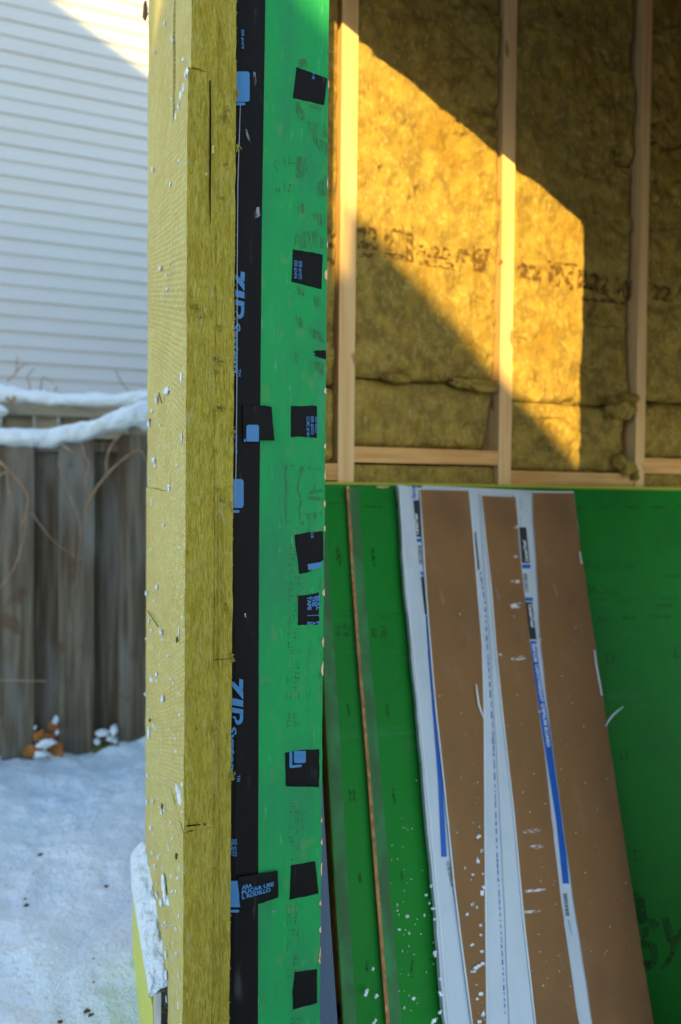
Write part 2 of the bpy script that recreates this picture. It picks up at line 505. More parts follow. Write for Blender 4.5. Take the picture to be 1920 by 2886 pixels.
# ================================================================== neighbour's house with lap siding
SY = 3.83
house = thing('neighbour_house', (0.0, SY, 0.0), 'white neighbouring house clad in horizontal lap siding beyond the fences', 'house')
hw = MB()
hw.box(-4.0, 3.0, SY + 0.03, SY + 4.0, -0.36, 5.4)
hw.build('wall', M['house'], house)
rf = MB()
rf.prism([Vector((-4.3, SY - 0.35, 5.35)), Vector((-4.3, SY + 2.0, 7.0)), Vector((-4.3, SY + 4.35, 5.35)), Vector((-4.3, SY + 2.0, 6.8))], Vector((7.6, 0, 0)))
rf.build('roof', M['shingle'], house)
z_ref = hit(0, 312, 'y', SY).z
dz = (hit(0, 138, 'y', SY).z - hit(0, 581, 'y', SY).z) / 10.0
k0 = int((z_ref - 0.1) / dz)
zk = z_ref - k0 * dz
n_course = int((5.3 - zk) / dz)
for k in range(n_course):
    z0, z1 = zk + k * dz, zk + (k + 1) * dz
    d0 = 0.0165 if k % 2 == 0 else 0.014
    mb = MB()
    prof = [(0.0, z0), (d0 * 0.82, z0 - 0.001), (d0, z0 + 0.005), (d0 * 0.62, z0 + dz * 0.42), (d0 * 0.22, z0 + dz * 0.80), (0.0025, z1 + 0.004), (0.0, z1 + 0.004)]
    poly = [Vector((-4.02, SY + 0.028 - a, b)) for a, b in prof]
    mb.prism(poly, Vector((7.04, 0, 0)))
    mb.build('siding_plank', M['siding'], house)

# ================================================================== fences
FY = 1.94
fence = thing('board_fence', (0, FY, 0), 'weathered grey board fence with boards on alternating sides behind the snow', 'fence')


def fence_board(x0, x1, y, z0, z1, seed, m, par, t=0.019):
    n = 26
    zs = np.linspace(z0, z1, n)
    xs_ = np.linspace(x0, x1, 6)
    zz, xx = np.meshgrid(zs, xs_, indexing='ij')
    e = 0.0025 * fbm(zz * 5, xx * 0 + seed, 0.3, 3)
    cup = 0.003 * ((xx - (x0 + x1) / 2) / (x1 - x0) * 2) ** 2 * (1 if seed % 2 else -1)
    mb = MB()
    A = np.stack([xx + e, y + cup + 0.002 * fbm(xx * 8, zz * 3, seed), zz], -1)
    B = A[:, ::-1].copy()
    B[..., 1] = B[..., 1] + t
    mb.grid(A)
    mb.grid(B)
    for a, b in ((A[:, 0], A[:, 0] + [0, t, 0]), (A[:, -1] + [0, t, 0], A[:, -1]), (A[-1] + [0, t, 0], A[-1])):
        mb.grid(np.stack([b, a], 1))
    mb.build('fence_board', m, par)


front_px = [(-330, -240), (-160, -75), (2, 95), (165, 265), (335, 432), (505, 600)]
ztop = hit(200, 1225, 'y', FY).z
for i, (a, b) in enumerate(front_px):
    x0, x1 = hit(a, 1800, 'y', FY).x, hit(b, 1800, 'y', FY).x
    fence_board(x0, x1, FY, -0.36, ztop + 0.01 * math.sin(i * 2.1), i + 1, M['fence'], fence)
back_px = [(-248, -152), (-84, 2), (86, 175), (257, 343), (425, 512)]
for i, (a, b) in enumerate(back_px):
    x0, x1 = hit(a, 1800, 'y', FY).x, hit(b, 1800, 'y', FY).x
    fence_board(x0, x1, FY + 0.062, -0.36, ztop - 0.01, i + 11, M['fence'], fence)
for zr in (1.155, -0.12):
    MB().box(-1.6, 0.55, FY + 0.0215, FY + 0.0595, zr - 0.02, zr + 0.02).build('rail', M['fence'], fence)

FY2 = 2.9
far = thing('far_fence', (0, FY2, 0), 'pale weathered fence with a flat top rail standing behind the grey fence', 'fence')
zr1, zr0 = hit(180, 1143, 'y', FY2).z, hit(180, 1176, 'y', FY2).z
MB().box(-2.4, 0.7, FY2 - 0.045, FY2 - 0.002, zr0, zr1).build('top_rail', M['fence_back'], far, bevel=0.004)
xe = [hit(u, 1190, 'y', FY2).x for u in (-420, -310, -200, -100, 0, 96, 165, 260, 360, 460, 560)]
for i in range(len(xe) - 1):
    yo = FY2 + (0.0 if i % 2 else 0.03)
    fence_board(xe[i] + 0.004, xe[i + 1] - 0.004, yo, -0.36, zr1 - 0.01, i + 31, M['fence_back'], far)


def snow_roll(name, pts, y, depth, label, seed):
    """rounded snow load; pts: (u, v_top, v_bottom)"""
    us = np.array([p[0] for p in pts], float)
    uu = np.linspace(us[0], us[-1], 220)
    vt = np.interp(uu, us, [p[1] for p in pts])
    vb = np.interp(uu, us, [p[2] for p in pts])
    rows = []
    for i, (u, a, b) in enumerate(zip(uu, vt, vb)):
        pt, pb = hit(u, a, 'y', y), hit(u, b, 'y', y)
        zc, hz = (pt.z + pb.z) / 2, (pt.z - pb.z) / 2
        hz *= 1 + 0.30 * float(fbm(pt.x * 9, seed, 0.2, 3))
        r = []
        for w in np.linspace(0, 2 * math.pi, 21):
            cw, sw = math.cos(w), math.sin(w)
            k = 1 + 0.28 * float(fbm(pt.x * 16, cw * 1.6 + seed, sw * 1.6, 4))
            r.append((pt.x, y + depth * 0.35 - depth * cw * k * 0.9, zc + hz * math.copysign(abs(sw) ** 0.8, sw) * k))
        rows.append(r)
    o = MB().grid(np.array(rows)).build(name, M['snow'], smooth=True)
    tag(o, label, 'snow')
    return o


snow_roll('snow_load', [(-300, 1190, 1250), (0, 1207, 1253), (40, 1204, 1260), (90, 1208, 1258), (150, 1206, 1262), (185, 1195, 1250), (220, 1188, 1247),
                       (260, 1180, 1240), (300, 1160, 1226), (340, 1145, 1220), (375, 1138, 1206), (420, 1118, 1212), (520, 1100, 1210)], FY - 0.01, 0.065,
          'rounded load of snow lying along the top of the near grey fence', 1)
snow_roll('snow_load', [(-300, 1070, 1150), (0, 1078, 1138), (30, 1082, 1140), (60, 1092, 1142), (120, 1098, 1144), (170, 1107, 1146), (260, 1108, 1149),
                       (330, 1110, 1152), (370, 1105, 1150), (420, 1098, 1140), (520, 1098, 1140)], FY2 - 0.04, 0.07,
          'band of snow lying on the flat rail of the far fence', 5)
lump = MB()
p = hit(0, 1158, 'y', FY2 - 0.1)
lump.blob((p.x - 0.02, p.y, p.z), 0.055, 0.05, 0.035, 3, 0.2, 9)
tag(lump.build('snow_lump', M['snow'], smooth=True), 'small round lump of snow below the far fence rail at the photo edge', 'snow')


def vine(pts, y, r0, r1, label, name='vine', grp='dry vines on the fence'):
    P = [hit(u, v, 'y', y + dy) for u, v, dy in pts]
    Q = []
    for i in range(len(P) - 1):
        for t in np.linspace(0, 1, 5)[:-1]:
            a = P[max(i - 1, 0)]; b = P[i]; c = P[i + 1]; d = P[min(i + 2, len(P) - 1)]
            Q.append(0.5 * ((2 * b) + (-a + c) * t + (2 * a - 5 * b + 4 * c - d) * t * t + (-a + 3 * b - 3 * c + d) * t ** 3))
    Q.append(P[-1])
    rr = np.linspace(r0, r1, len(Q))
    o = MB().tube(Q, list(rr), 7).build(name, M['stem'], smooth=True)
    tag(o, label, 'vine', grp)


vine([(240, 1450, -.03), (262, 1392, -.04), (300, 1340, -.05), (340, 1300, -.05), (385, 1270, -.05), (402, 1276, -.04), (410, 1300, -.03)], FY, .0052, .0035,
     'thick vine arching up to the right just beside the yellow insulation')
vine([(232, 1252, -.03), (240, 1285, -.05), (252, 1308, -.05), (242, 1355, -.05), (252, 1395, -.04), (262, 1412, -.03)], FY, .0045, .003, 'kinked grey vine hanging below the middle of the snow cap')
vine([(-20, 1285, -.04), (30, 1330, -.05), (66, 1372, -.05), (80, 1405, -.05), (72, 1450, -.04), (62, 1480, -.03)], FY, .0055, .003, 'bent vine curving down at the left photo edge')
vine([(-20, 1360, -.03), (16, 1330, -.04), (24, 1375, -.05), (40, 1440, -.03)], FY, .0035, .002, 'thin stem crossing behind the bent vine at the left edge')
vine([(172, 1250, -.03), (195, 1268, -.06), (215, 1280, -.05)], FY, .005, .0035, 'short pale twig poking out under the snow cap')
vine([(350, 1215, -.02), (315, 1255, -.05), (300, 1300, -.05), (305, 1350, -.03)], FY, .005, .0025, 'brown stem dropping from the snow cap beside the dark board gap')
vine([(80, 1400, -.03), (70, 1500, -.05), (45, 1590, -.05), (5, 1650, -.05), (-20, 1670, -.05)], FY, .003, .002, 'long thin vine trailing down the leftmost board')
vine([(165, 1300, -.03), (190, 1380, -.05), (225, 1470, -.05), (222, 1560, -.05), (215, 1660, -.03)], FY, .0026, .0015, 'fine reddish vine trailing down the second front board')
vine([(90, 1445, -.03), (130, 1500, -.06), (175, 1545, -.05), (240, 1580, -.04)], FY, .0022, .0014, 'fine twig slanting across the dark gap between boards')
vine([(-20, 1916, -.1), (50, 1918, -.12), (130, 1920, -.12)], FY, .003, .0022, 'pale dry grass stalk lying across the fence low down')
for k, (pts, lab) in enumerate([
        ([(20, 1075, 0), (45, 1050, 0), (48, 1020, 0), (52, 1002, 0)], 'tallest dry twig standing above the far snow'),
        ([(45, 1050, 0), (62, 1032, 0), (78, 1026, 0)], 'side sprig of the tallest dry twig'),
        ([(72, 1115, 0), (85, 1090, 0), (78, 1062, 0), (100, 1035, 0)], 'forked dry twig right of the tallest one'),
        ([(115, 1100, 0), (118, 1075, 0), (124, 1062, 0), (152, 1080, 0)], 'hooked dry twig in the middle of the far snow'),
        ([(155, 1105, 0), (160, 1090, 0), (158, 1086, 0)], 'short stubby twig in the far snow'),
        ([(368, 1108, 0), (345, 1080, 0), (330, 1050, 0), (326, 1040, 0)], 'lone bent twig beside the insulated wall end')]):
    vine(pts, FY2 - 0.05, .0042, .0022, lab, 'twig', 'dry twigs above the far snow')
for pts, lab in (([(18, 1120, 0), (26, 1128, 0), (34, 1136, 0)], 'dark broken stem in the far snow left of the fork'), ([(34, 1136, 0), (38, 1125, 0), (41, 1116, 0)], 'dark broken stem in the far snow right of the fork')):
    vine(pts, FY2 - 0.12, .009, .007, lab, 'twig', 'dry twigs above the far snow')

# leaves, moss block, debris at the foot of the fence


def leaf(u, v, size, ang, tilt, label):
    c = hit(u, v, 'y', FY - 0.03)
    out = [(0, -1), (.45, -.75), (.7, -.2), (.55, .3), (.25, .5), (.2, .9), (0, 1.05), (-.25, .8), (-.3, .45), (-.62, .25), (-.72, -.25), (-.4, -.8)]
    mb = MB()
    R = Matrix.Rotation(ang, 3, 'Y') @ Matrix.Rotation(tilt, 3, 'X')
    vs = [c + R @ Vector((x * size, 0.25 * size * (x * x) - 0.15 * size * y * y, y * size)) for x, y in out] + [c + R @ Vector((0, -0.06 * size, 0))]
    fs = [(i, (i + 1) % 12, 12) for i in range(12)]
    vs2 = [p + R @ Vector((0, 0.0012, 0)) for p in vs]
    fs2 = [(b + 13, a + 13, c_ + 13) for a, b, c_ in fs]
    mb.add(vs, fs)
    mb.add(vs2, [(b, a, c_) for a, b, c_ in fs])
    tag(mb.build('dead_leaf', M['leaf'], smooth=True), label, 'leaf', 'dead leaves at the fence foot')


leaf(92, 2118, .040, 1.2, .5, 'pale orange dead leaf lowest on the left of the heap')
leaf(138, 2080, .036, -.4, .4, 'upright orange dead leaf in the middle of the heap')
leaf(160, 2112, .042, 2.2, .6, 'broad brown dead leaf at the right of the heap')
leaf(112, 2072, .030, .5, .3, 'small brown dead leaf high on the left of the heap')
leaf(152, 2048, .034, .9, .8, 'darkest dead leaf at the top of the heap')
leaf(128, 2108, .036, 2.9, .5, 'rust dead leaf half under the snow patch')
mb = MB()
for i, (u, v, a, b) in enumerate([(127, 2096, .032, .018), (157, 2030, .009, .016), (162, 2064, .007, .007), (118, 2126, .024, .013), (100, 2050, .005, .006)]):
    p = hit(u, v, 'y', FY - 0.055)
    mb.blob(p, a, .015, b, i, .9, 10)
tag(mb.build('snow_patch', M['snow'], smooth=True), 'bits of snow lying on the heap of dead leaves', 'snow', kind='stuff')
p0, p1 = hit(262, 2105, 'y', FY + 0.03), hit(332, 2150, 'y', FY + 0.03)
mb = rough_box(p0.x, p1.x, FY - 0.02, FY + 0.058, -0.2, hit(290, 2098, 'y', FY).z, .01, .02, .01, lambda a, b, c: (0.003 * fbm(a * 40, b * 40, c * 40), 0 * a, 0.003 * fbm(a * 50, b * 30, c * 9)))
tag(mb.build('wood_block', M['moss'], smooth=True), 'mossy wood block between two boards at the fence foot', 'wood block')
mb = MB()
for i, (u, v, a, b) in enumerate([(290, 2066, .030, .012), (322, 2058, .014, .022), (312, 2080, .016, .010), (275, 2090, .014, .010), (325, 2086, .012, .010)]):
    p = hit(u, v, 'y', FY - 0.01)
    mb.blob((p.x, p.y, p.z), a, .03, b, i + 9, .35, 9)
tag(mb.build('snow_patch', M['snow'], smooth=True), 'ragged snow patch sitting above the mossy block', 'snow', kind='stuff')


def on_snow(u, v):
    d = ray(u, v)
    t = (0.0 - eye.z) / d.z
    for _ in range(12):
        p = eye + d * t
        t = (float(snow_h(np.array(p.x), np.array(p.y))) - eye.z) / d.z
    return eye + d * t


mb = MB()
for i, (u, v, s) in enumerate([(115, 2410, .012), (300, 2500, .012), (76, 2552, .010), (263, 2703, .006), (265, 2768, .004), (245, 2850, .010), (255, 2862, .008), (170, 2880, .008), (30, 2450, .004),
                               (95, 2462, .004), (70, 2535, .006), (180, 2310, .004)]):
    p = on_snow(u, v)
    s *= .62
    mb.blob((p.x, p.y, p.z + s * .1), s, s * .9, s * .45, i + 60, .9, 7)
o = mb.build('twig_debris', M['debris'])
tag(o, 'dark scraps of bark and leaf scattered on the snow', 'debris', kind='stuff')

# ================================================================== the building: wall end towards the camera (faces y = 0)
stub = thing('insulated_wall_end', (0, 0, -0.3), 'end of an insulated wall with green sheathing face, black tape and yellow wool', 'wall')
ZT = 2.45
XR = 0.140


def J(u, v):
    return hit(u, v, 'y', 0.0)


NJ = Vector((0, -1, 0))
# framing behind the sheathing
MB().box(0.004, XR - 0.004, 0.0115, 0.0495, -0.31, ZT).build('end_stud', M['stud'], stub)
MB().box(0.002, 0.0125, 0.051, 0.59, -0.31, ZT).build('side_sheathing', M['zip_in'], stub)
for yy in (0.30, 0.55):
    MB().box(0.0135, XR - 0.004, yy, yy + 0.038, -0.31, ZT).build('wall_stud', M['stud'], stub)
# green facing strip with a slightly ragged right edge
n = 420
zs = np.linspace(-0.31, ZT, n)
xr = XR + 0.0012 * fbm(zs * 40, 0.2, 0.7, 4) + 0.0010 * fbm(zs * 4, 1.2, 0.7, 2)
xcols = np.concatenate([np.linspace(0, 1, 22)])
A = np.zeros((n, 22, 3))
for j, t in enumerate(xcols):
    A[:, j, 0] = xr * t
A[:, :, 2] = zs[:, None]
A[:, :, 1] = 0.0004 * fbm(A[:, :, 0] * 60, A[:, :, 2] * 12, 0.5, 4)
mb = MB()
mb.grid(A)
mb.build('green_sheathing', M['zip'], stub, smooth=True)
mb = MB()
E1 = A[:, -1]
E0 = E1 + np.array([0, 0.011, 0])
mb.grid(np.stack([E1, E0 + np.array([0.0012, 0, 0]) * (rng.random((n, 1)) > .5)], 1))
L1 = A[:, 0]
mb.grid(np.stack([L1 + np.array([0, 0.011, 0]), L1], 1))
mb.build('sheathing_edge', M['osb'], stub)
# chips broken out of the right edge
chips = MB()
for u, v, w, h in [(918, 775, 8, 16), (915, 1102, 7, 9), (913, 1258, 5, 8), (909, 1670, 7, 10), (908, 1885, 6, 20), (908, 1810, 4, 14), (909, 1340, 3, 14), (910, 1420, 4, 10), (910, 1490, 4, 8),
                   (908, 2310, 3, 8), (906, 2372, 4, 9), (901, 2545, 5, 7), (900, 2620, 5, 9), (898, 2705, 6, 12), (899, 2690, 4, 20), (926, 240, 3, 12), (929, 520, 3, 16), (903, 2450, 3, 20), (917, 690, 3, 9)]:
    xv = float(np.interp(J(u, v).z, zs, xr))
    c = J(u, v)
    c.x = xv
    sx, sz = w * 0.00052, h * 0.00055
    out = [(0.0006, -1.0), (-0.5 * sx, -.7), (-sx, -.15), (-.8 * sx, .4), (-.35 * sx, .8), (0.0006, 1.0)]
    mm = [Vector((c.x + a + random.uniform(-.0004, .0004), -0.0012, c.z + b * sz)) for a, b in out]
    chips.add(mm + [q + Vector((0, 0.003, 0)) for q in mm], [tuple(range(5, -1, -1)), (0, 5, 11, 6)])
o = chips.build('edge_chips', M['chip'], stub)
o['kind'] = 'stuff'
o['label'] = 'bare wood chips showing along the ragged right edge'

# black tape folded round the corner
n = 500
zs2 = np.linspace(-0.31, ZT, n)
xt = np.interp(zs2, [J(727, 2886).z, J(730, 1600).z, J(738, 640).z, J(748, 0).z], [J(727, 2886).x, J(730, 1600).x, J(738, 640).x, J(748, 0).x])
ts = np.linspace(0, 1, 26)
A = np.zeros((n, 26, 3))
A[:, :, 0] = -0.004 + (xt[:, None] + 0.004) * ts[None, :]
A[:, :, 2] = zs2[:, None]
xx, zz = A[:, :, 0], A[:, :, 2]
ridge = np.exp(-((xx - (0.006 + 0.003 * fbm(zz * 3, 0.4, 0.1, 2))) / 0.0022) ** 2) * np.clip(fbm(zz * 5, 0.2, 3.1, 2) + .35, 0, 1)
A[:, :, 1] = -0.0011 - 0.0022 * ridge - 0.0007 * fbm(xx * 90, zz * 14, 0.4, 4) ** 2 - 0.0004 * fbm(xx * 40, zz * 9, 2.4, 3)
A[:, :, 1] += 0.0006 * np.clip((xx - xt[:, None] + 0.003) / 0.003, 0, 1)
tape = MB().grid(A).build('black_tape', M['tape'], stub, smooth=True)


def zj(v, u=700):
    return J(u, v).z


# print on the long tape
bl = MB()
tp_n, tp_e = NJ, 0.0042


def zoomj(pts, ox, oy, k):
    return [(ox + a / k, oy + b / k) for a, b in pts]


def tape_mark(fn):
    m_ = MB()
    fn(m_)
    return m_.build('tape_print', M['tape_blue'], stub)


def logo(ox, oy, k, polys):
    def go(m_):
        for q in polys:
            flat(m_, zoomj(q, ox, oy, k), J, tp_n, tp_e)
    tape_mark(go)


arc = [(207 - 0, 2130)]
LOGO2 = [[(155, 1650), (207, 1668), (205, 1808), (150, 1772)],
         [(58, 1690), (82, 1692), (207, 1822), (207, 1928), (58, 1752)],
         [(60, 1905), (207, 1940), (207, 2026), (60, 2000)],
         [(60, 2030), (207, 2060), (207, 2122), (60, 2098)],
         [(160, 2118), (207, 2126), (207, 2180), (196, 2228), (165, 2255), (128, 2262), (100, 2225), (92, 2180), (66, 2170), (66, 2150), (104, 2150), (118, 2190), (140, 2210), (158, 2195), (165, 2160)]]
logo(640, 1560, 4.713, LOGO2)
LOGO1 = [[(175, 975), (230, 990), (224, 1118), (168, 1080)],
         [(102, 1015), (126, 1018), (224, 1140), (222, 1240), (104, 1080)],
         [(104, 1215), (224, 1252), (222, 1335), (104, 1310)],
         [(104, 1345), (222, 1380), (221, 1445), (104, 1420)],
         [(176, 1440), (221, 1448), (220, 1520), (208, 1572), (180, 1600), (148, 1606), (128, 1570), (118, 1530), (104, 1520), (104, 1498), (130, 1500), (142, 1545), (162, 1550), (175, 1530), (180, 1480)]]
logo(640, 560, 4.713, LOGO1)


def rrect(u0, v0, u1, v1, r, corners='tr,br'):
    out = []
    for name, cx, cy_, a0 in (('tl', u0 + r, v0 + r, 180), ('tr', u1 - r, v0 + r, 270), ('br', u1 - r, v1 - r, 0), ('bl', u0 + r, v1 - r, 90)):
        if name in corners:
            out += [(cx + r * math.cos(math.radians(a0 + t)), cy_ + r * math.sin(math.radians(a0 + t))) for t in (0, 30, 60, 90)]
        else:
            out.append((u0 if 'l' in name else u1, v0 if 't' in name else v1))
    return out


for q in (rrect(664, 206, 702, 291, 7), rrect(665, 293, 690, 301, 4), rrect(652, 1350, 685, 1431, 8), rrect(652, 1437, 674, 1445, 4),
          rrect(644, 2478, 679, 2552, 3, ''), rrect(642, 2559, 673, 2567, 4, 'tr,br,bl')):
    tape_mark(lambda m_: flat(m_, q, J, tp_n, tp_e))
tape_mark(lambda m_: lettering(m_, 'System', J(655, 905), J(652, 1052), NJ, 0.011, tp_e, 0.25, 0.03))
tape_mark(lambda m_: lettering(m_, 'System', J(644, 2042), J(641, 2185), NJ, 0.011, tp_e, 0.25, 0.03))
tape_mark(lambda m_: lettering(m_, 'TM', J(668, 1041), J(668, 1062), NJ, 0.0048, tp_e))
tape_mark(lambda m_: lettering(m_, 'TM', J(666, 2182), J(666, 2200), NJ, 0.0048, tp_e))
tape_mark(lambda m_: lettering(m_, 'ESR #1473', J(661, 1228), J(661, 1280), NJ, 0.0034, tp_e))
tape_mark(lambda m_: lettering(m_, 'ESR #1473', J(659, 2362), J(659, 2410), NJ, 0.0038, tp_e))
tape_mark(lambda m_: lettering(m_, 'ESR #2227', J(651, 2362), J(651, 2410), NJ, 0.0034, tp_e))
tape_mark(lambda m_: lettering(m_, 'ESR #1474', J(679, 88), J(679, 141), NJ, 0.0038, tp_e))
sf = MB()
for q in ([(712, 205), (718, 210), (722, 235), (716, 255), (712, 235)], [(688, 365), (694, 370), (706, 405), (704, 410), (694, 390)], [(714, 590), (728, 586), (732, 612), (716, 620)],
          [(724, 215), (733, 212), (733, 226), (726, 226)], [(687, 1726), (691, 1726), (693, 1738), (688, 1738)]):
    flat(sf, q, J, NJ, 0.0046)
o = sf.build('tape_scuffs', M['scuff'], stub)
o['kind'] = 'stuff'
# highlight along the tape crease, put in as a thin pale tube
lp = [(676, 300), (672, 420), (669, 520), (668, 640), (667, 760), (667, 900), (666, 1100), (664, 1300), (662, 1420)]
MB().tube([J(u, v) + Vector((0, -0.0036, 0)) for u, v in lp], 0.00075, 5).build('tape_highlight', M['crease_highlight'], stub, smooth=True)

# square tape patches over the fixings
patches = [
    ([(836, 190), (922, 222), (913, 296), (826, 276)], 'tape patch with a nick in its top edge, highest on the green face'),
    ([(826, 704), (872, 710), (909, 718), (906, 815), (822, 794)], 'tape patch printed with two lines of numbers beside a bare chip'),
    ([(682, 1142), (731, 1143), (763, 1147), (771, 1241), (730, 1241), (684, 1247), (682, 1190)], 'tape patch with a pale blue square lapping onto the long tape'),
    ([(820, 1144), (850, 1145), (875, 1143), (894, 1145), (893, 1235), (846, 1230), (820, 1232)], 'square tape patch printed with three lines of numbers'),
    ([(830, 1507), (868, 1500), (911, 1497), (912, 1576), (905, 1583), (870, 1612), (844, 1617)], 'wrapping tape patch with a pale blue bar near its foot'),
    ([(840, 1679), (864, 1677), (898, 1670), (900, 1760), (870, 1760), (840, 1761)], 'tape patch printed with roll the tape'),
    ([(804, 2122), (850, 2114), (900, 2111), (899, 2218), (870, 2217), (845, 2216), (805, 2216)], 'tape patch with a framed blue square mark'),
    ([(668, 2466), (728, 2458), (780, 2450), (783, 2523), (728, 2542), (676, 2560)], 'long slanted tape patch with Spanish words'),
    ([(820, 2438), (888, 2427), (898, 2518), (816, 2535)], 'plain slanted tape patch level with the Spanish words'),
    ([(831, 2739), (893, 2731), (894, 2826), (826, 2844), (825, 2790)], 'plain tape patch lowest on the green face'),
    ([(882, 992), (890, 988), (918, 987), (918, 1013), (902, 1008), (886, 1003), (889, 996)], 'torn scrap of tape at the right edge'),
]
pts_px = {}
for i, (q, lab) in enumerate(patches):
    hi = 0.0052 if i in (2, 7) else 0.0008
    base = [J(u, v) for u, v in q]
    c = sum(base, Vector()) / len(base)
    mb = MB()
    nn = len(base)
    out = []
    for k in range(nn):
        a, b = base[k], base[(k + 1) % nn]
        for t in np.linspace(0, 1, 7)[:-1]:
            pnt = a.lerp(b, t)
            pnt = pnt + (pnt - c).normalized() * (0.0006 * float(vnoise(pnt.x * 260, pnt.z * 260, i)))
            out.append(pnt)
    n2 = len(out)
    vs, fs = [], []
    for ring, (s, y) in enumerate(((1.0, -0.0002 - (hi - 0.0008)), (1.0, -hi), (0.94, -hi - 0.0004), (0.5, -hi - 0.0005))):
        for pnt in out:
            q_ = c + (pnt - c) * s
            vs.append((q_.x, y - 0.0003 * abs(float(vnoise(q_.x * 70, q_.z * 40, i + .5))), q_.z))
    for ring in range(3):
        for k in range(n2):
            k2 = (k + 1) % n2
            fs.append((ring * n2 + k, ring * n2 + k2, (ring + 1) * n2 + k2, (ring + 1) * n2 + k))
    vs.append((c.x, -hi - 0.0005, c.z))
    for k in range(n2):
        fs.append((3 * n2 + k, 3 * n2 + (k + 1) % n2, 4 * n2))
    o = mb.add(vs, fs).build('tape_patch', M['tape'], stub, smooth=True)
    o['label'] = lab
    pts_px[i] = (o, hi + 0.0012)


def patch_print(i, fn):
    o, e = pts_px[i]
    mb = MB()
    fn(mb, e)
    r = mb.build('patch_print', M['tape_blue'], o)
    return r


patch_print(0, lambda m, e: lettering(m, '9-R', J(880, 202), J(878, 226), NJ, 0.0042, e))


def _p1(m, e):
    lettering(m, 'ESR #1473', J(842, 737), J(841, 787), NJ, 0.0048, e)
    lettering(m, 'ESR #1474', J(829, 735), J(828, 785), NJ, 0.0048, e)


patch_print(1, _p1)


def _p2(m, e):
    flat(m, rrect(692, 1198, 727, 1245, 6, 'tl,tr'), J, NJ, e)
    flat(m, [(685, 1239), (689, 1236), (690, 1246), (685, 1246)], J, NJ, e)


patch_print(2, _p2)


def _p3(m, e):
    lettering(m, 'ESR #2227', J(888, 1175), J(888, 1222), NJ, 0.0044, e)
    lettering(m, 'ESR #3373', J(875, 1174), J(876, 1224), NJ, 0.0046, e)
    lettering(m, 'CCMC #1401', J(863, 1174), J(864, 1231), NJ, 0.0046, e)


patch_print(3, _p3)


def _p4(m, e):
    flat(m, [(866, 1590), (905, 1583), (907, 1599), (868, 1606)], J, NJ, e)


patch_print(4, _p4)
patch_print(4, lambda m, e: lettering(m, '9-R', J(874, 1501), J(876, 1517), NJ, 0.0046, e))


def _p5(m, e):
    lettering(m, 'ROLL', J(891, 1679), J(891, 1719), NJ, 0.0060, e, 0, .05)
    lettering(m, 'THE', J(879, 1679), J(879, 1709), NJ, 0.0060, e, 0, .05)
    lettering(m, 'TAPE', J(866, 1680), J(866, 1719), NJ, 0.0060, e, 0, .05)
    flat(m, [(865, 1733.5), (899, 1732), (899, 1734), (865, 1735.5)], J, NJ, e)
    lettering(m, 'P', J(891, 1751), J(891, 1761), NJ, 0.0060, e, 0, .05)
    lettering(m, 'A', J(879, 1752), J(879, 1760), NJ, 0.0060, e, 0, .05)
    lettering(m, 'E', J(866, 1752), J(866, 1760), NJ, 0.0060, e, 0, .05)


patch_print(5, _p5)


def _p6(m, e):
    flat(m, rrect(828, 2115, 861, 2149, 5, 'bl,br'), J, NJ, e)
    flat(m, [(815, 2119), (823, 2118), (823, 2155), (848, 2153), (851, 2156), (849, 2160), (818, 2163), (815, 2161)], J, NJ, e)


patch_print(6, _p6)


def _p7(m, e):
    lettering(m, 'ARA', J(679, 2500), J(708, 2493), NJ, 0.0058, e, 0, .05)
    lettering(m, 'PLICAR USE', J(679, 2514), J(769, 2489), NJ, 0.0058, e, 0, .05)
    lettering(m, 'L RODILLO', J(680, 2527), J(760, 2505), NJ, 0.0058, e, 0, .05)


patch_print(7, _p7)

# stamped and pencilled marks on the green face (big dotted letters cut off by the right edge)
st = MB()


def stamp_strokes(strokes, mb, fn=J, n_=NJ, e=0.0009):
    for q in strokes:
        flat(mb, q, fn, n_, e)


big = [[(832, 290), (842, 285), (862, 330), (850, 345), (836, 325)], [(838, 165), (862, 168), (868, 192), (840, 190)], [(860, 290), (905, 300), (906, 312), (882, 306)],
       [(850, 340), (920, 352), (922, 388), (872, 378), (868, 350)], [(880, 380), (924, 404), (922, 440), (902, 428), (884, 402)], [(836, 440), (864, 446), (866, 480), (850, 505), (832, 500)],
       [(880, 535), (918, 490), (922, 550), (896, 560)], [(838, 570), (858, 575), (862, 604), (840, 600)], [(876, 597), (914, 605), (918, 645), (894, 632)], [(836, 655), (908, 648), (916, 690), (826, 690)],
       [(834, 806), (862, 812), (860, 838), (840, 830)], [(876, 830), (914, 842), (916, 870), (890, 868)], [(832, 888), (848, 895), (862, 930), (838, 922)], [(868, 920), (912, 940), (916, 970), (880, 950)],
       [(828, 990), (846, 1000), (842, 1025), (830, 1020)], [(870, 1015), (914, 1022), (914, 1060), (878, 1050)], [(846, 690), (908, 690), (916, 700), (846, 700)]]
stamp_strokes(big, st)
box = [[(802, 1312), (809, 1312), (809, 1476), (802, 1476)], [(809, 1312), (830, 1308), (830, 1314), (809, 1318)], [(809, 1468), (826, 1466), (826, 1472), (809, 1474)],
       [(840, 1310), (858, 1316), (856, 1340), (846, 1350), (842, 1380), (850, 1402), (844, 1405), (836, 1380), (840, 1342)], [(866, 1314), (905, 1318), (905, 1326), (866, 1324)],
       [(880, 1380), (884, 1362), (890, 1380), (910, 1376), (910, 1388), (872, 1394), (866, 1390)], [(864, 1396), (910, 1402), (910, 1412), (866, 1408)], [(840, 1408), (852, 1410), (846, 1440), (850, 1462), (840, 1466)],
       [(860, 1448), (905, 1440), (908, 1452), (880, 1466), (872, 1500), (866, 1500), (868, 1466)], [(845, 1470), (856, 1470), (856, 1480), (845, 1480)]]
stamp_strokes(box, st)
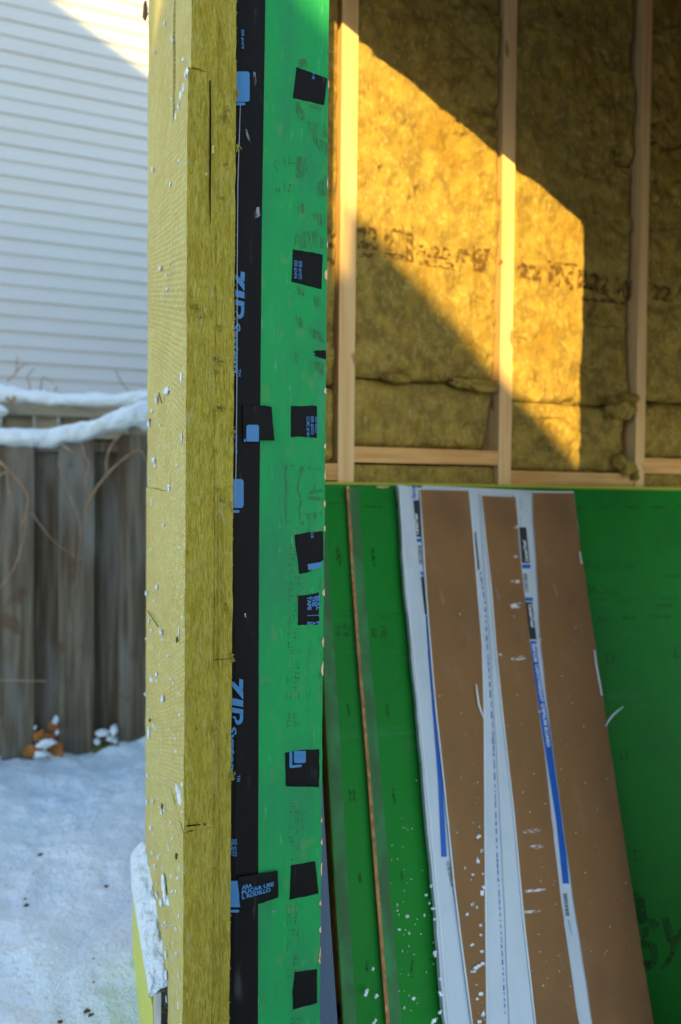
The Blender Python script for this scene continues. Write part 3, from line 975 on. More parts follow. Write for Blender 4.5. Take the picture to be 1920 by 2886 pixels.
for (u0, v0, u1, v1) in [(869, 1612, 879, 2080)]:
    stamp_strokes([[(u0 + 1, v0), (u0 + 3, v0), (u0 - 2, v1), (u0 - 4, v1)], [(u0 + 8, v0), (u0 + 9.5, v0), (u0 + 4.5, v1), (u0 + 3, v1)]], st)
r2 = random.Random(5)
for (u0, u1, v0, v1) in [(812, 848, 1505, 1640), (812, 850, 1640, 1740), (812, 850, 1752, 1905), (808, 846, 1905, 2050), (815, 862, 2262, 2330), (812, 850, 2335, 2440), (810, 846, 2550, 2700), (808, 846, 2700, 2740), (815, 850, 2846, 2886)]:
    v = v0
    while v < v1:
        h = r2.uniform(10, 22)
        for c in range(2):
            uu = u0 + (u1 - u0) * (c * 0.5) + r2.uniform(-2, 4)
            w = (u1 - u0) * 0.36
            th = 3.2
            kind = r2.randrange(4)
            S = [[(uu, v), (uu + w, v), (uu + w, v + th), (uu, v + th)], [(uu, v + h - th), (uu + w, v + h - th), (uu + w, v + h), (uu, v + h)],
                 [(uu, v), (uu + th, v), (uu + th, v + h), (uu, v + h)], [(uu + w - th, v), (uu + w, v), (uu + w, v + h), (uu + w - th, v + h)],
                 [(uu, v), (uu + th, v), (uu + w, v + h), (uu + w - th, v + h)]]
            pick = [(0, 2, 3), (0, 1, 4), (2, 3, 4), (0, 1, 2)][kind]
            if r2.random() < .8:
                stamp_strokes([S[p_] for p_ in pick], st)
        v += h + r2.uniform(4, 12)
for v in (1628, 1645, 1690, 1790, 1840, 1895, 1930):
    stamp_strokes([[(898, v), (906, v), (905, v + 16), (898, v + 14)]], st)
o = st.build('stamp', M['stamp'], stub)
o['kind'] = 'stuff'
pc = MB()
for q in ([(770, 462), (781, 452)], [(770, 462), (775, 470), (782, 476), (780, 485)], [(800, 445), (803, 468)], [(797, 446), (802, 440)], [(812, 452), (816, 444), (819, 452), (812, 461), (832, 460)],
          [(781, 528), (778, 538), (789, 537)], [(788, 526), (786, 545)], [(800, 512), (803, 545)], [(812, 524), (819, 520), (816, 532), (812, 541), (826, 538)]):
    for (a, b) in zip(q[:-1], q[1:]):
        A_, B_ = J(*a) + NJ * 0.0009, J(*b) + NJ * 0.0009
        d = (B_ - A_).normalized()
        s = Vector((-d.z, 0, d.x)) * 0.0006
        pc.add([A_ - s, B_ - s, B_ + s, A_ + s], [(0, 1, 2, 3)])
o = pc.build('pencil_mark', M['pencil'], stub)
o['kind'] = 'stuff'
o['label'] = 'pencilled figures 5 1/2 and 4 1/2'
# small white bump marks of paint
mb = MB()
for u, v, s in ((780, 1318, .0042), (776, 1312, .0028), (740, 1315, .0022), (772, 2568, .002), (875, 2288, .0018), (748, 1922, .0014)):
    mb.blob(J(u, v), s, .0010, s, int(u), .5, 6)
o = mb.build('paint_fleck', M['scuff'], stub)
o['kind'] = 'stuff'

# ------------------------------------------------------------------ exterior mineral wool boards
XO = -0.068


def wool_disp(seed):
    def f(x, y, z):
        s = fbm(x * 230, y * 230, z * 12 + seed, 4)
        l = fbm(x * 16, y * 16, z * 5 + seed, 3)
        e = fbm(x * 60, y * 60, z * 38 + seed, 3)
        m_ = fbm(x * 110 + 1.4 * e + 1.2 * l, y * 95, z * 21 + seed, 4)
        return 0.0011 * e + 0.0008 * l, 0.0019 * s + 0.0028 * l + 0.0034 * m_ + 0.0008 * e, 0.0012 * fbm(x * 50, y * 50, z * 3, 2)
    return f


def face_disp(seed):
    def f(x, y, z):
        e = fbm(x * 60, y * 40, z * 38 + seed, 3)
        l = fbm(x * 6, y * 6, z * 3.5 + seed, 3)
        return 0.0011 * e + 0.0030 * l, 0.002 * e + 0.001 * l, 0.0012 * e
    return f


zc1 = J(560, 2325).z
zc2 = J(600, 222).z
zi = J(655, 1850).z
xm = -0.0275
seg_outer = [(-0.29, zc1 - 0.0003, 0.000, 'lowest strip of the outer wool layer'), (zc1 + 0.0003, zc2 - 0.0001, 0.0, 'tall middle strip of the outer wool layer'), (zc2 + 0.0001, ZT, 0.005, 'top strip of the outer wool layer, standing slightly proud')]
for i, (za, zb, px_, lab) in enumerate(seg_outer):
    # end grain faces the camera (y-), weathered skin faces out (x-)
    mb = rough_box(XO + px_ * 0.9, xm - 0.0001, -0.013 - px_ * 0.4, 0.150, za, zb, 0.0022, 0.012, 0.0035, wool_disp(i * 3.7))
    o = mb.build('wool_board', [M['wool_end'], M['wool_face']], stub, smooth=True)
    me = o.data
    mi = [1 if (p.normal.x < -0.7) else 0 for p in me.polygons]
    me.polygons.foreach_set('material_index', mi)
    o['label'] = lab
for i, (za, zb) in enumerate([(-0.29, zi - 0.0006), (zi + 0.0006, ZT)]):
    mb = rough_box(xm + 0.0001, -0.0015, -0.0105 - 0.002 * i, 0.30, za, zb, 0.0022, 0.02, 0.0035, wool_disp(40 + i * 5.1))
    o = mb.build('wool_board', M['wool_end'], stub, smooth=True)
    o['label'] = ['lower length of the inner wool layer', 'upper length of the inner wool layer'][i]
zf = hit(440, 2790, 'x', XO).z + 0.02
for i, (za, zb) in enumerate([(0.215, 1.02), (1.0215, ZT)]):
    mb = rough_box(XO + 0.0026, xm - 0.001, 0.164, 0.577, za, zb, 0.009, 0.010, 0.006, face_disp(70 + i * 5.1))
    o = mb.build('wool_board', M['wool_face'], stub, smooth=True)
    o['label'] = ['lower outer wool board along the outside face', 'upper outer wool board along the outside face'][i]
# frayed tufts on the end grain and along the edges
tuft = MB()
r3 = random.Random(9)


def wisp(c, ln, w, ang, out=0.004):
    d = Vector((math.sin(ang), 0, math.cos(ang)))
    s = Vector((d.z, 0, -d.x))
    a = c - d * ln * .5
    b = c + d * ln * .5 + Vector((0, -out, 0))
    m_ = (a + b) / 2 + Vector((0, -out * .8, 0))
    tuft.add([a - s * w, a + s * w, m_ + s * w, b, m_ - s * w], [(0, 1, 2, 4), (4, 2, 3)])
    tuft.add([a - s * w + Vector((0, .001, 0)), m_ + Vector((0, .0015, 0)), b], [(0, 1, 2)])


for u, v, k in [(618, 925, 8), (607, 1010, 10), (622, 1022, 8), (612, 1045, 5), (620, 1150, 9), (628, 1155, 6), (617, 1380, 4), (625, 1408, 7), (555, 868, 6), (548, 862, 5), (562, 895, 6), (632, 330, 5), (640, 305, 5),
                (668, 262, 5), (670, 415, 6), (666, 270, 4), (640, 1720, 4), (650, 1845, 7), (655, 1858, 6), (652, 2190, 9), (656, 2182, 6), (605, 1810, 4), (622, 1680, 3), (634, 345, 3), (640, 470, 4), (625, 560, 4),
                (648, 1420, 3), (655, 1440, 3), (657, 1220, 3), (600, 2060, 3)]:
    for _ in range(k):
        c = hit(u + r3.uniform(-5, 5), v + r3.uniform(-7, 7), 'y', -0.0135)
        wisp(c, r3.uniform(.003, .009), r3.uniform(.0005, .0013), r3.uniform(-1.4, 1.4), r3.uniform(.001, .005))
for _ in range(150):
    z = r3.uniform(0.2, 1.85)
    c = Vector((r3.choice([-0.0022, -0.0022, xm]) + r3.uniform(-.0008, .0008), -0.0125, z))
    wisp(c, r3.uniform(.0025, .007), r3.uniform(.0003, .0007), r3.uniform(-.9, .9), r3.uniform(.0005, .0025))
for _ in range(40):
    c = Vector((r3.uniform(XO, -0.002), -0.0135, r3.uniform(0.2, 1.85)))
    wisp(c, r3.uniform(.004, .014), r3.uniform(.0003, .0007), r3.uniform(-.35, .35), r3.uniform(.0003, .002))
o = tuft.build('loose_fibres', M['wool_end'], stub)
o['kind'] = 'stuff'
# pale crushed ridge running down the cut end
mb = MB()
P = []
for v in range(1395, 2890, 12):
    P.append(hit(617 + (v - 1395) * .004 + 1.2 * float(vnoise(v * .02, .3, .7)), v, 'y', -0.0150))
mb.tube(P, [0.0007 + 0.0007 * abs(float(vnoise(i * .33, 2.1, .4))) for i in range(len(P))], 6)
mb.build('crushed_ridge', M['wool_end'], stub, smooth=True)
# horizontal slit, dark split and twig-like bits
mb = MB()
for q in ([(590, 227), (594, 226), (596, 300), (596, 420), (595, 520), (594, 620), (592, 640), (590, 560), (590, 420), (591, 300)],
          [(523, 2327), (545, 2324), (566, 2323), (566, 2326), (545, 2328), (526, 2330)], [(575, 2321), (579, 2320), (580, 2326), (576, 2327)], [(634, 1700), (636, 1697), (637, 1708), (635, 1710)]):
    flat(mb, q, lambda u, v: hit(u, v, 'y', -0.0165), NJ, 0)
o = mb.build('split', M['hole'], stub)
o['kind'] = 'stuff'
o['label'] = 'dark splits in the cut end of the wool'
mb = MB()


def O(u, v):
    return hit(u, v, 'x', XO)


for a, b in (((423, 1722), (452, 1765)), ((455, 1108), (462, 1135))):
    mb.tube([O(*a) + Vector((-.004, 0, 0)), O(*b) + Vector((-.004, 0, 0))], .0011, 5)
for u, v in ((505, 1803), (462, 2272), (427, 2030), (427, 1185), (503, 2412)):
    mb.blob(O(u, v) + Vector((-.003, 0, 0)), .002, .003, .005, u, .3, 6)
for q in ([(410, 10), (414, 2), (418, 40), (412, 58), (406, 50)], ):
    mb.prism([O(*p_) for p_ in q], Vector((-.004, 0, 0)))
o = mb.build('bark_fleck', M['debris'], stub)
o['kind'] = 'stuff'
# vertical seam where the outer boards butt is left open by geometry (y 0.157..0.160)

# snow crumbs stuck on the outer wool face
mb = MB()
spots = [(527, 210, .006, .012), (505, 300, .004, .010), (497, 325, .003, .012), (510, 272, .004, .012), (518, 250, .004, .010), (436, 148, .004, .006), (464, 66, .003, .006), (485, 110, .003, .009), (517, 170, .003, .006),
         (431, 480, .005, .010), (481, 520, .004, .006), (453, 757, .006, .007), (472, 815, .004, .005), (478, 745, .003, .004), (472, 1102, .011, .010), (466, 1106, .007, .006), (441, 1125, .005, .016), (429, 1158, .005, .008), (420, 1195, .006, .012),
         (512, 1065, .003, .014), (509, 1112, .002, .004), (434, 1297, .007, .009), (437, 1312, .004, .008), (513, 1235, .002, .014), (478, 1370, .005, .008), (478, 1380, .004, .008), (461, 1480, .004, .006), (428, 1415, .003, .012),
         (414, 1672, .007, .009), (404, 1700, .008, .012), (421, 1750, .004, .011), (428, 1775, .004, .006), (455, 1782, .005, .009), (442, 1655, .004, .010), (505, 1780, .002, .012), (412, 1800, .003, .004), (428, 1915, .007, .010),
         (442, 1900, .005, .007), (409, 1853, .004, .005), (411, 1957, .005, .006), (459, 1970, .006, .009), (506, 1953, .003, .003), (421, 2065, .008, .020), (433, 2045, .004, .006), (439, 2052, .004, .006), (430, 2020, .003, .004),
         (495, 2083, .002, .003), (503, 2225, .009, .012), (508, 2245, .007, .018), (415, 2260, .004, .012), (432, 2258, .004, .006), (455, 2287, .004, .008), (417, 2185, .005, .006), (425, 2334, .004, .006), (428, 2402, .003, .006),
         (437, 2441, .004, .006), (462, 2490, .013, .022), (466, 2520, .009, .018), (475, 2540, .008, .010), (455, 2545, .006, .010), (442, 2520, .004, .008), (484, 2470, .003, .005), (507, 2447, .002, .006), (505, 2580, .002, .006),
         (468, 2690, .004, .010), (470, 2750, .006, .012), (470, 2815, .003, .010), (490, 2705, .002, .006), (487, 2660, .002, .004), (503, 2830, .002, .006), (400, 1510, .004, .006), (405, 1325, .004, .010), (425, 2000, .003, .005)]
for i, (u, v, a, b) in enumerate(spots):
    p = O(u, v)
    if u < 411:
        continue
    mb.blob((p.x - .0005, p.y, p.z), min(.0035, a * .5), a * 1.5, b * .62, i, .55, 9)
for _ in range(120):
    u, v = r3.uniform(412, 517), 2900 - abs(r3.gauss(0, 900))
    if v < 60 or u < 418:
        continue
    p = O(u, v)
    s = r3.uniform(.0008, .0022)
    mb.blob((p.x - .001, p.y, p.z), s, s * 1.5, s * 1.4, r3.random() * 9, .3, 5)
o = mb.build('snow_crumbs', M['snow'], smooth=True)
tag(o, 'crumbs of snow sticking to the outer face of the yellow wool', 'snow', kind='stuff')

# yellow-faced foundation board with snow drift on its ledge
FX = -0.090
fo = thing('foundation_board', (FX, 0.16, -0.3), 'yellow faced board with grey edge at the foot of the insulated wall', 'board')
ztf = 0.20
MB().box(FX + 0.0012, FX + 0.0135, 0.166, 0.60, -0.36, ztf).build('board_core', M['foam_core'], fo, bevel=0.001)
MB().box(FX, FX + 0.001, 0.1655, 0.60, -0.36, ztf - 0.001).build('yellow_face', M['foam'], fo)
rows = []
for i, y in enumerate(np.linspace(0.167, 0.60, 110)):
    k = min(1.0, (y - 0.167) / 0.05) ** 0.6
    r = []
    hw_ = (0.018 + 0.014 * (y - .167) / .43) * (0.35 + 0.65 * k)
    lip = 0.012 + 0.05 * max(0, (y - 0.2) / 0.4) ** 1.0
    for j, t in enumerate(np.linspace(0, 1, 18)):
        x = FX - 0.004 + t * (XO - FX + 0.008)
        zt = ztf - lip * (1 - t) ** 3 * 0.5 + hw_ * (t ** 0.7) + 0.010 * float(fbm(y * 40, t * 4, 0.2, 4))
        xo = x - 0.006 * math.sin(math.pi * min(1, t * 1.4)) + 0.006 * float(fbm(y * 36, t * 5, 4.2, 4))
        if j == 0:
            zt = ztf - 0.012 - lip * 0.9 + 0.006 * float(fbm(y * 45, .3, 1.2, 3))
            xo = FX - 0.003
        r.append((xo, y, zt))
    rows.append(r)
tag(MB().grid(np.array(rows)).build('snow_drift', M['snow'], smooth=True), 'ridge of snow resting on the yellow board against the wool', 'snow')

# ================================================================== rear wall with studs, blocking and batts
rear = thing('stud_wall', (0.9, TB, -0.3), 'open stud wall filled with mineral wool batts in the rear of the bay', 'wall')
MB().box(0.15, 2.6, TB + 0.141, TB + 0.152, -0.31, 2.6).build('sheathing', M['zip_in'], rear)


def B(u, v):
    return hit(u, v, 'y', TB)


studs = []
for (u0, u1, v) in [(955, 1001, 1100), (1408, 1444, 1100), (1794, 1821, 1100)]:
    studs.append((B(u0, v).x, B(u1, v).x))
studs.append((studs[2][0] + 0.42, studs[2][0] + 0.458))
studs.append((studs[2][0] + 0.84, studs[2][0] + 0.878))
studs.insert(0, (studs[0][0] - 0.235, studs[0][0] - 0.197))
for i, (a, b) in enumerate(studs):
    n = 60
    zs3 = np.linspace(-0.31, 2.6, n)
    mb = MB()
    w = 0.0012 * fbm(zs3 * 2.2, i, 0.4, 2)
    ring = np.array([(a, TB), (b, TB), (b, TB + 0.14), (a, TB + 0.14), (a, TB)])
    A = np.zeros((n, 5, 3))
    A[:, :, 0] = ring[None, :, 0] + w[:, None]
    A[:, :, 1] = ring[None, :, 1]
    A[:, :, 2] = zs3[:, None]
    mb.grid(A)
    mb.build('stud', M['stud'], rear, bevel=0.0015)
S = studs


def blocking(x0, x1, v_l, v_r, u_l, u_r, t=0.038, y=TB + 0.002):
    zl, zr_ = hit(u_l, v_l, 'y', y).z, hit(u_r, v_r, 'y', y).z
    mb = MB()
    P = [Vector((x0, y, zl)), Vector((x1, y, zr_)), Vector((x1, y, zr_ - t)), Vector((x0, y, zl - t))]
    mb.prism(P, Vector((0, 0.137, 0)))
    mb.build('blocking', M['block'], rear, bevel=0.0015)


blocking(S[0][1] + .001, S[1][0] - .001, 1306, 1308, 920, 952)
blocking(S[1][1] + .001, S[2][0] - .001, 1260, 1272, 1001, 1406, 0.036)
xj = B(1636, 1335).x
blocking(S[2][1] + .001, xj - .0004, 1328, 1333, 1446, 1634)
blocking(xj + .0004, S[3][0] - .001, 1333, 1337, 1636, 1790, y=TB + 0.004)
blocking(S[3][1] + .001, S[4][0] - .001, 1292, 1297, 1822, 1920, 0.042)
MB().box(0.15, 2.6, TB, TB + 0.14, -0.299, -0.262).build('sill_plate', M['block'], rear)

batt_surf = {}


def batt(x0, x1, z0, z1, seed, rec=0.004, bulge=0.010, topround=0.03, botround=0.03, lean=0.0, label=None, left_gap=0.0, right_gap=0.0):
    """one mineral wool batt with creased, tufted front; x edges roll back behind the stud faces"""
    x0 = x0 + left_gap
    nx, nz = max(8, int((x1 - x0) / 0.0036)), max(8, int((z1 - z0) / 0.0036))
    X = np.linspace(x0, x1, nx)
    Z = np.linspace(z0, z1, nz)

    def surf(x, z):
        q = fbm(x * 7, z * 6, seed, 3)
        y = TB + rec + 0.004 - bulge * 1.4 * q
        y = y + 0.0090 * fbm(x * 26 + 0.6 * fbm(x * 11, z * 11, seed + 2, 2), z * 23, seed + 3, 4)
        y = y + 0.0030 * fbm(x * 85, z * 70, seed + 5, 3)
        cr = np.abs(fbm(x * 9 + 0.7 * fbm(x * 16, z * 16, seed, 2), z * 13, seed + 8, 3))
        y = y + 0.018 * np.clip(1 - cr / 0.09, 0, 1) ** 1.2 * np.clip(fbm(x * 5, z * 5, seed + 12, 2) * 2.4, 0, 1)
        y = y + 0.0075 * fbm(x * 15, z * 12, seed + 51, 2)
        if right_gap:
            eg = x1 - right_gap * (1.0 + 0.55 * fbm(z * 7, seed, 0.3, 3) + 0.25 * fbm(z * 34, seed, 1.3, 2))
            y = y + 0.026 * np.clip((x - eg) / 0.010, 0, 1)
        pit = fbm(x * 38, z * 32, seed + 15, 2)
        y = y + 0.010 * np.clip((pit - 0.42) * 3, 0, 1)
        return y

    def rounded(x, z, y):
        for d, r in ((x - x0, 0.016), (x1 - x, 0.020), (z1 - z, topround), (z - z0, botround)):
            dd = d + 0.010 * fbm(x * 22, z * 22, seed + 20, 3) * (r > 0.02) + 0.003 * fbm(x * 12, z * 12, seed + 30, 2)
            t = np.clip(dd / r, 0, 1)
            y = y + r * 0.9 * (1 - np.sqrt(np.clip(1 - (1 - t) ** 2, 0, 1)))
        return y
    zz, xx = np.meshgrid(Z, X, indexing='ij')
    yy = rounded(xx, zz, surf(xx, zz))
    A = np.stack([xx, yy, zz], -1)
    mb = MB()
    mb.grid(A)
    for e in (A[:, 0][::-1], A[:, -1], A[0], A[-1][::-1]):
        b = e.copy()
        b[:, 1] = TB + 0.138
        mb.grid(np.stack([e, b], 0)[::1].transpose(1, 0, 2))
    o = mb.build('batt', M['batt'], rear, smooth=True)
    if label:
        o['label'] = label
    return o, (lambda x, z: rounded(x, z, surf(x, z)))


g_ = 0.001
zs_a = B(1200, 1072).z     # seam in the bay between the first and second studs
zs_b = B(1600, 1137).z
zs_c = B(1880, 1128).z
zb1 = hit(1200, 1264, 'y', TB).z
bt = {}
bt['a'] = batt(S[0][1] + g_, S[1][0] - g_, B(930, 1080).z, 2.6, 1.3, 0.012)
bt['a2'] = batt(S[0][1] + g_, S[1][0] - g_, B(930, 1304).z, B(930, 1080).z - .004, 2.7, 0.022)
bt['b'] = batt(S[1][1] + g_, S[2][0] - g_, zs_a, 2.6, 4.1, 0.006, botround=0.035)
bt['b2'] = batt(S[1][1] + g_, S[2][0] - g_, zb1 + .001, zs_a - 0.003, 6.6, 0.017, 0.016, topround=0.022, right_gap=0.018)
bt['b3'] = batt(S[1][1] + g_, S[2][0] - g_, 0.75, hit(1200, 1312, 'y', TB).z, 8.2, 0.003, 0.006, topround=0.008)
bt['c'] = batt(S[2][1] + g_, S[3][0] - g_, zs_b, 2.6, 9.4, 0.004, botround=0.022, right_gap=0.026)
bt['c2'] = batt(S[2][1] + g_, S[3][0] - g_, hit(1600, 1331, 'y', TB).z, zs_b - 0.002, 11.8, 0.010, 0.012, topround=0.018, right_gap=0.040)
bt['d'] = batt(S[3][1] + g_, S[4][0] - g_, zs_c, 2.6, 13.1, 0.008)
bt['d2'] = batt(S[3][1] + g_, S[4][0] - g_, hit(1880, 1292, 'y', TB).z, zs_c - 0.004, 15.9, 0.018)
bt['d3'] = batt(S[3][1] + g_, S[4][0] - g_, 0.75, hit(1880, 1334, 'y', TB).z, 17.3, 0.010, 0.006, topround=0.008)
bt['e'] = batt(S[4][1] + g_, S[5][0] - g_, -0.15, 2.6, 19.3, 0.008)
# loose tufts squeezed out beside the third stud and below the seam
for i, (u, v, rx, rz, dy) in enumerate([(1748, 1152, .046, .034, .002), (1776, 1124, .026, .018, -.002), (1725, 1128, .022, .012, .004), (1766, 1316, .030, .026, .004), (1748, 1300, .022, .020, .002), (1786, 1336, .014, .020, .004), (1360, 1086, .050, .016, .002), (1300, 1082, .030, .012, .003), (1120, 1068, .04, .010, .004)]):
    p = B(u, v)
    mb = MB()
    mb.blob((p.x, TB + dy, p.z), rx, .022, rz, i * 2.3 + 1, .75, 26)
    vv = np.array(mb.v)
    d = np.stack([0.003 * fbm(vv[:, 0] * 90, vv[:, 1] * 90, vv[:, 2] * 90 + k_, 3) for k_ in (1, 2, 3)], -1)
    mb.v = (vv + d).tolist()
    mb.build('wool_tuft', M['batt'], rear, smooth=True)


def batt_text(key, txt, u0, v0, u1, v1, h, bold=0.03):
    o, fn = bt[key]
    P0, P1 = B(u0, v0), B(u1, v1)
    vs, fs = glyphs(txt, 0, bold)
    bm = bmesh.new()
    d = P1 - P0
    up = Vector((0, -1, 0)).cross(d).normalized()
    ym = vs[:, 1].max()
    bv = [bm.verts.new(P0 + d * float(x) + up * float(y / ym * h)) for x, y in vs]
    for f in fs:
        try:
            bm.faces.new([bv[i] for i in f])
        except ValueError:
            pass
    for _ in range(4):
        le = [e for e in bm.edges if e.calc_length() > 0.006]
        if not le:
            break
        bmesh.ops.subdivide_edges(bm, edges=le, cuts=1, use_grid_fill=True)
        bmesh.ops.triangulate(bm, faces=bm.faces)
    bm.verts.ensure_lookup_table()
    x = np.array([v.co.x for v in bm.verts]); z = np.array([v.co.z for v in bm.verts])
    y = fn(x, z) - 0.0022
    bm.verts.index_update()
    mb = MB()
    mb.add(list(zip(x, y, z)), [tuple(v.index for v in f.verts) for f in bm.faces])
    bm.free()
    mb.build('batt_print', M['batt_print'], o)


def batt_block(key, q):
    o, fn = bt[key]
    P = [B(u, v) for u, v in q]
    n_ = 14
    A = np.zeros((n_, n_, 3))
    for i in range(n_):
        for j in range(n_):
            a = P[0].lerp(P[1], j / (n_ - 1)); b = P[3].lerp(P[2], j / (n_ - 1))
            c = a.lerp(b, i / (n_ - 1))
            A[i, j] = c
    A[..., 1] = fn(A[..., 0], A[..., 2]) - 0.0022
    MB().grid(A[::-1]).build('batt_print', M['batt_print'], o, smooth=True)


batt_text('b', '22', 1014, 690, 1070, 696, 0.050, 0.06)
batt_block('b', [(1012, 706), (1070, 712), (1066, 724), (1014, 718)])
for q in ([(1086, 640), (1110, 640), (1106, 720), (1086, 712)], [(1106, 640), (1172, 650), (1172, 662), (1106, 652)], [(1086, 706), (1172, 722), (1172, 736), (1086, 722)], [(1152, 655), (1172, 655), (1172, 725), (1152, 722)]):
    batt_block('b', q)
batt_text('b', '3.25 IN', 1180, 716, 1345, 742, 0.032, 0.05)
batt_text('b', 'R22', 1180, 746, 1290, 760, 0.018, 0.05)
batt_block('b', [(1335, 690), (1385, 700), (1372, 770), (1335, 762)])
batt_text('c', '22', 1462, 782, 1530, 790, 0.044, 0.05)
batt_text('c', 'IN', 1550, 800, 1618, 812, 0.060, 0.06)
batt_block('c', [(1545, 732), (1640, 745), (1640, 752), (1545, 740)])
batt_text('c', 'R22 M', 1630, 806, 1778, 836, 0.050, 0.05)
batt_block('c', [(1640, 836), (1780, 846), (1780, 858), (1640, 846)])
batt_text('d', '22', 1840, 840, 1905, 848, 0.045, 0.05)
batt_text('a', '22', 918, 690, 948, 692, 0.05, 0.05)

# red knot on the middle stud
mb = MB()
p = B(1413, 738)
mb.blob((p.x, TB, p.z), .005, .0012, .007, 3, .3, 7)
mb.build('knot', mat('red_knot', (0.35, 0.05, 0.015), 0.6), rear)

# ================================================================== boards leaning on the rear wall
ZF = -0.3


def strip_rows(left, right, off, step=60):
    vs_ = sorted(set([p[1] for p in left] + [p[1] for p in right]))
    v0, v1 = min(p[1] for p in left + right), 2886
    allv = sorted(set(list(np.arange(v0 + step, v1, step)) + [v for v in vs_ if v <= v1] + [v1]))
    li, ri = sorted(left, key=lambda q: q[1]), sorted(right, key=lambda q: q[1])
    rows = []
    for v in allv:
        ul = np.interp(v, [q[1] for q in li], [q[0] for q in li])
        ur = np.interp(v, [q[1] for q in ri], [q[0] for q in ri])
        vl = max(v, li[0][1])
        vr = max(v, ri[0][1])
        rows.append((hitl(ul, vl, off), hitl(ur, vr, off)))
    # carry on down to the floor
    a, b = rows[-1], rows[-6]
    ext = []
    for k in (0, 1):
        d = (a[k] - b[k])
        d = d.normalized()
        ext.append(a[k] + d * ((ZF - a[k].z) / d.z))
    rows.append(tuple(ext))
    return rows


def board(name, left, right, off, thick, parent, m_face, m_edge, jitter=0.0004, part='board', seed=1):
    rows = strip_rows(left, right, off)
    rr = random.Random(seed)
    n_ = len(rows)
    vs, fs, mi = [], [], []
    for i, (a, b) in enumerate(rows):
        ja, jb = rr.uniform(-jitter, jitter), rr.uniform(-jitter, jitter)
        a = a + Vector((ja, 0, 0)); b = b + Vector((jb, 0, 0))
        vs += [a, b, b - LEAN_N * thick, a - LEAN_N * thick]
    mb = MB()
    mb.add(vs, [(4 * i + 4, 4 * i + 5, 4 * i + 1, 4 * i) for i in range(n_ - 1)], 0)
    base = [(4 * i + 6, 4 * i + 7, 4 * i + 3, 4 * i + 2) for i in range(n_ - 1)]
    base += [(4 * i + 5, 4 * i + 6, 4 * i + 2, 4 * i + 1) for i in range(n_ - 1)]
    base += [(4 * i + 7, 4 * i + 4, 4 * i, 4 * i + 3) for i in range(n_ - 1)]
    base += [(0, 1, 2, 3), (4 * n_ - 1, 4 * n_ - 2, 4 * n_ - 3, 4 * n_ - 4)]
    mb.f += base
    mb.m += [1] * len(base)
    return mb.build(part, [m_face, m_edge], parent)


def lean_thing(name, u, v, off, label, cat, grp=None):
    p = hitl(u, v, off)
    d = LEAN_E
    p = p + d * ((ZF - p.z) / d.z)
    return thing(name, p, label, cat, grp)


def H(off):
    return lambda u, v: hitl(u, v, off)


GP = 'green sheathing panels leaning on the rear wall'
# big right panel
tR = lean_thing('sheathing_panel', 1600, 1500, 0.0, 'widest green panel, rearmost of those leaning, with a yellow top edge', 'panel', GP)
board('p', [(840, 1364), (930, 2000), (1010, 2886)], [(2250, 1386), (2620, 2886)], 0.0, 0.011, tR, M['zip_in'], M['osb'], part='green_board')
mb = MB()
a0, a1 = hitl(840, 1356, 0.0012), hitl(2250, 1379, 0.0012)
b1, b0 = hitl(2250, 1387, 0.0012), hitl(840, 1363.5, 0.0012)
mb.prism([a0, a1, b1, b0], -LEAN_N * 0.013)
mb.build('yellow_edge', M['yellow_edge'], tR)
st = MB()
for u in (1628, 1703, 1782, 1858, 1930):
    flat(st, [(u - 18, 1427), (u + 18, 1429), (u + 18, 1433), (u - 18, 1431)], H(0), LEAN_N, .0008)
flat(st, [(1875, 1622), (1920, 1622), (1920, 1626), (1875, 1626)], H(0), LEAN_N, .0008)


def frame_mark(mb, u, v, w, h, t, sk=.12):
    def q(a, b):
        return (u + a + b * sk, v + b)
    for r in ([(-w, -h), (w, -h), (w, -h + t), (-w, -h + t)], [(-w, h - t), (w, h - t), (w, h), (-w, h)], [(-w, -h), (-w + t, -h), (-w + t, h), (-w, h)], [(w - t, -h), (w, -h), (w, h), (w - t, h)]):
        flat(mb, [q(a, b) for a, b in r], H(0), LEAN_N, .0008)


frame_mark(st, 1720, 1857, 11, 13, 3)
frame_mark(st, 1757, 2128, 11, 14, 3)
frame_mark(st, 1800, 2410, 12, 15, 3)
frame_mark(st, 1912, 1838, 11, 14, 3)
frame_mark(st, 1945, 2110, 11, 14, 3)
o = st.build('stamp', M['stamp_dark'], tR)
o['kind'] = 'stuff'
st = MB()
lettering(st, 'ADVANTAGE', hitl(1790, 1582, 0), hitl(1640, 1580, 0), LEAN_N, 0.026, .0008, 0, .01)
lettering(st, 'FROM', hitl(1742, 1652, 0), hitl(1655, 1650, 0), LEAN_N, 0.026, .0008, 0, .01)
for v, u0, u1, h in ((1690, 1672, 1712, 4), (1714, 1672, 1714, 4), (1740, 1672, 1712, 9), (1694, 1740, 1800, 4), (1735, 1755, 1788, 12), (1685, 1860, 1915, 4), (1702, 1850, 1900, 8), (1735, 1825, 1900, 8), (1688, 1660, 1900, 1.5), (1752, 1672, 1710, 4)):
    flat(st, [(u0, v), (u1, v - 1), (u1 + 1, v + h), (u0 + 1, v + h)], H(0), LEAN_N, .0008)
o = st.build('stamp', M['stamp_faint'], tR)
o['kind'] = 'stuff'
st = MB()


def bar_letter(mb, polys):
    """letters printed as rows of slanted bars"""
    for q in polys:
        flat(mb, q, H(0), LEAN_N, .0008)


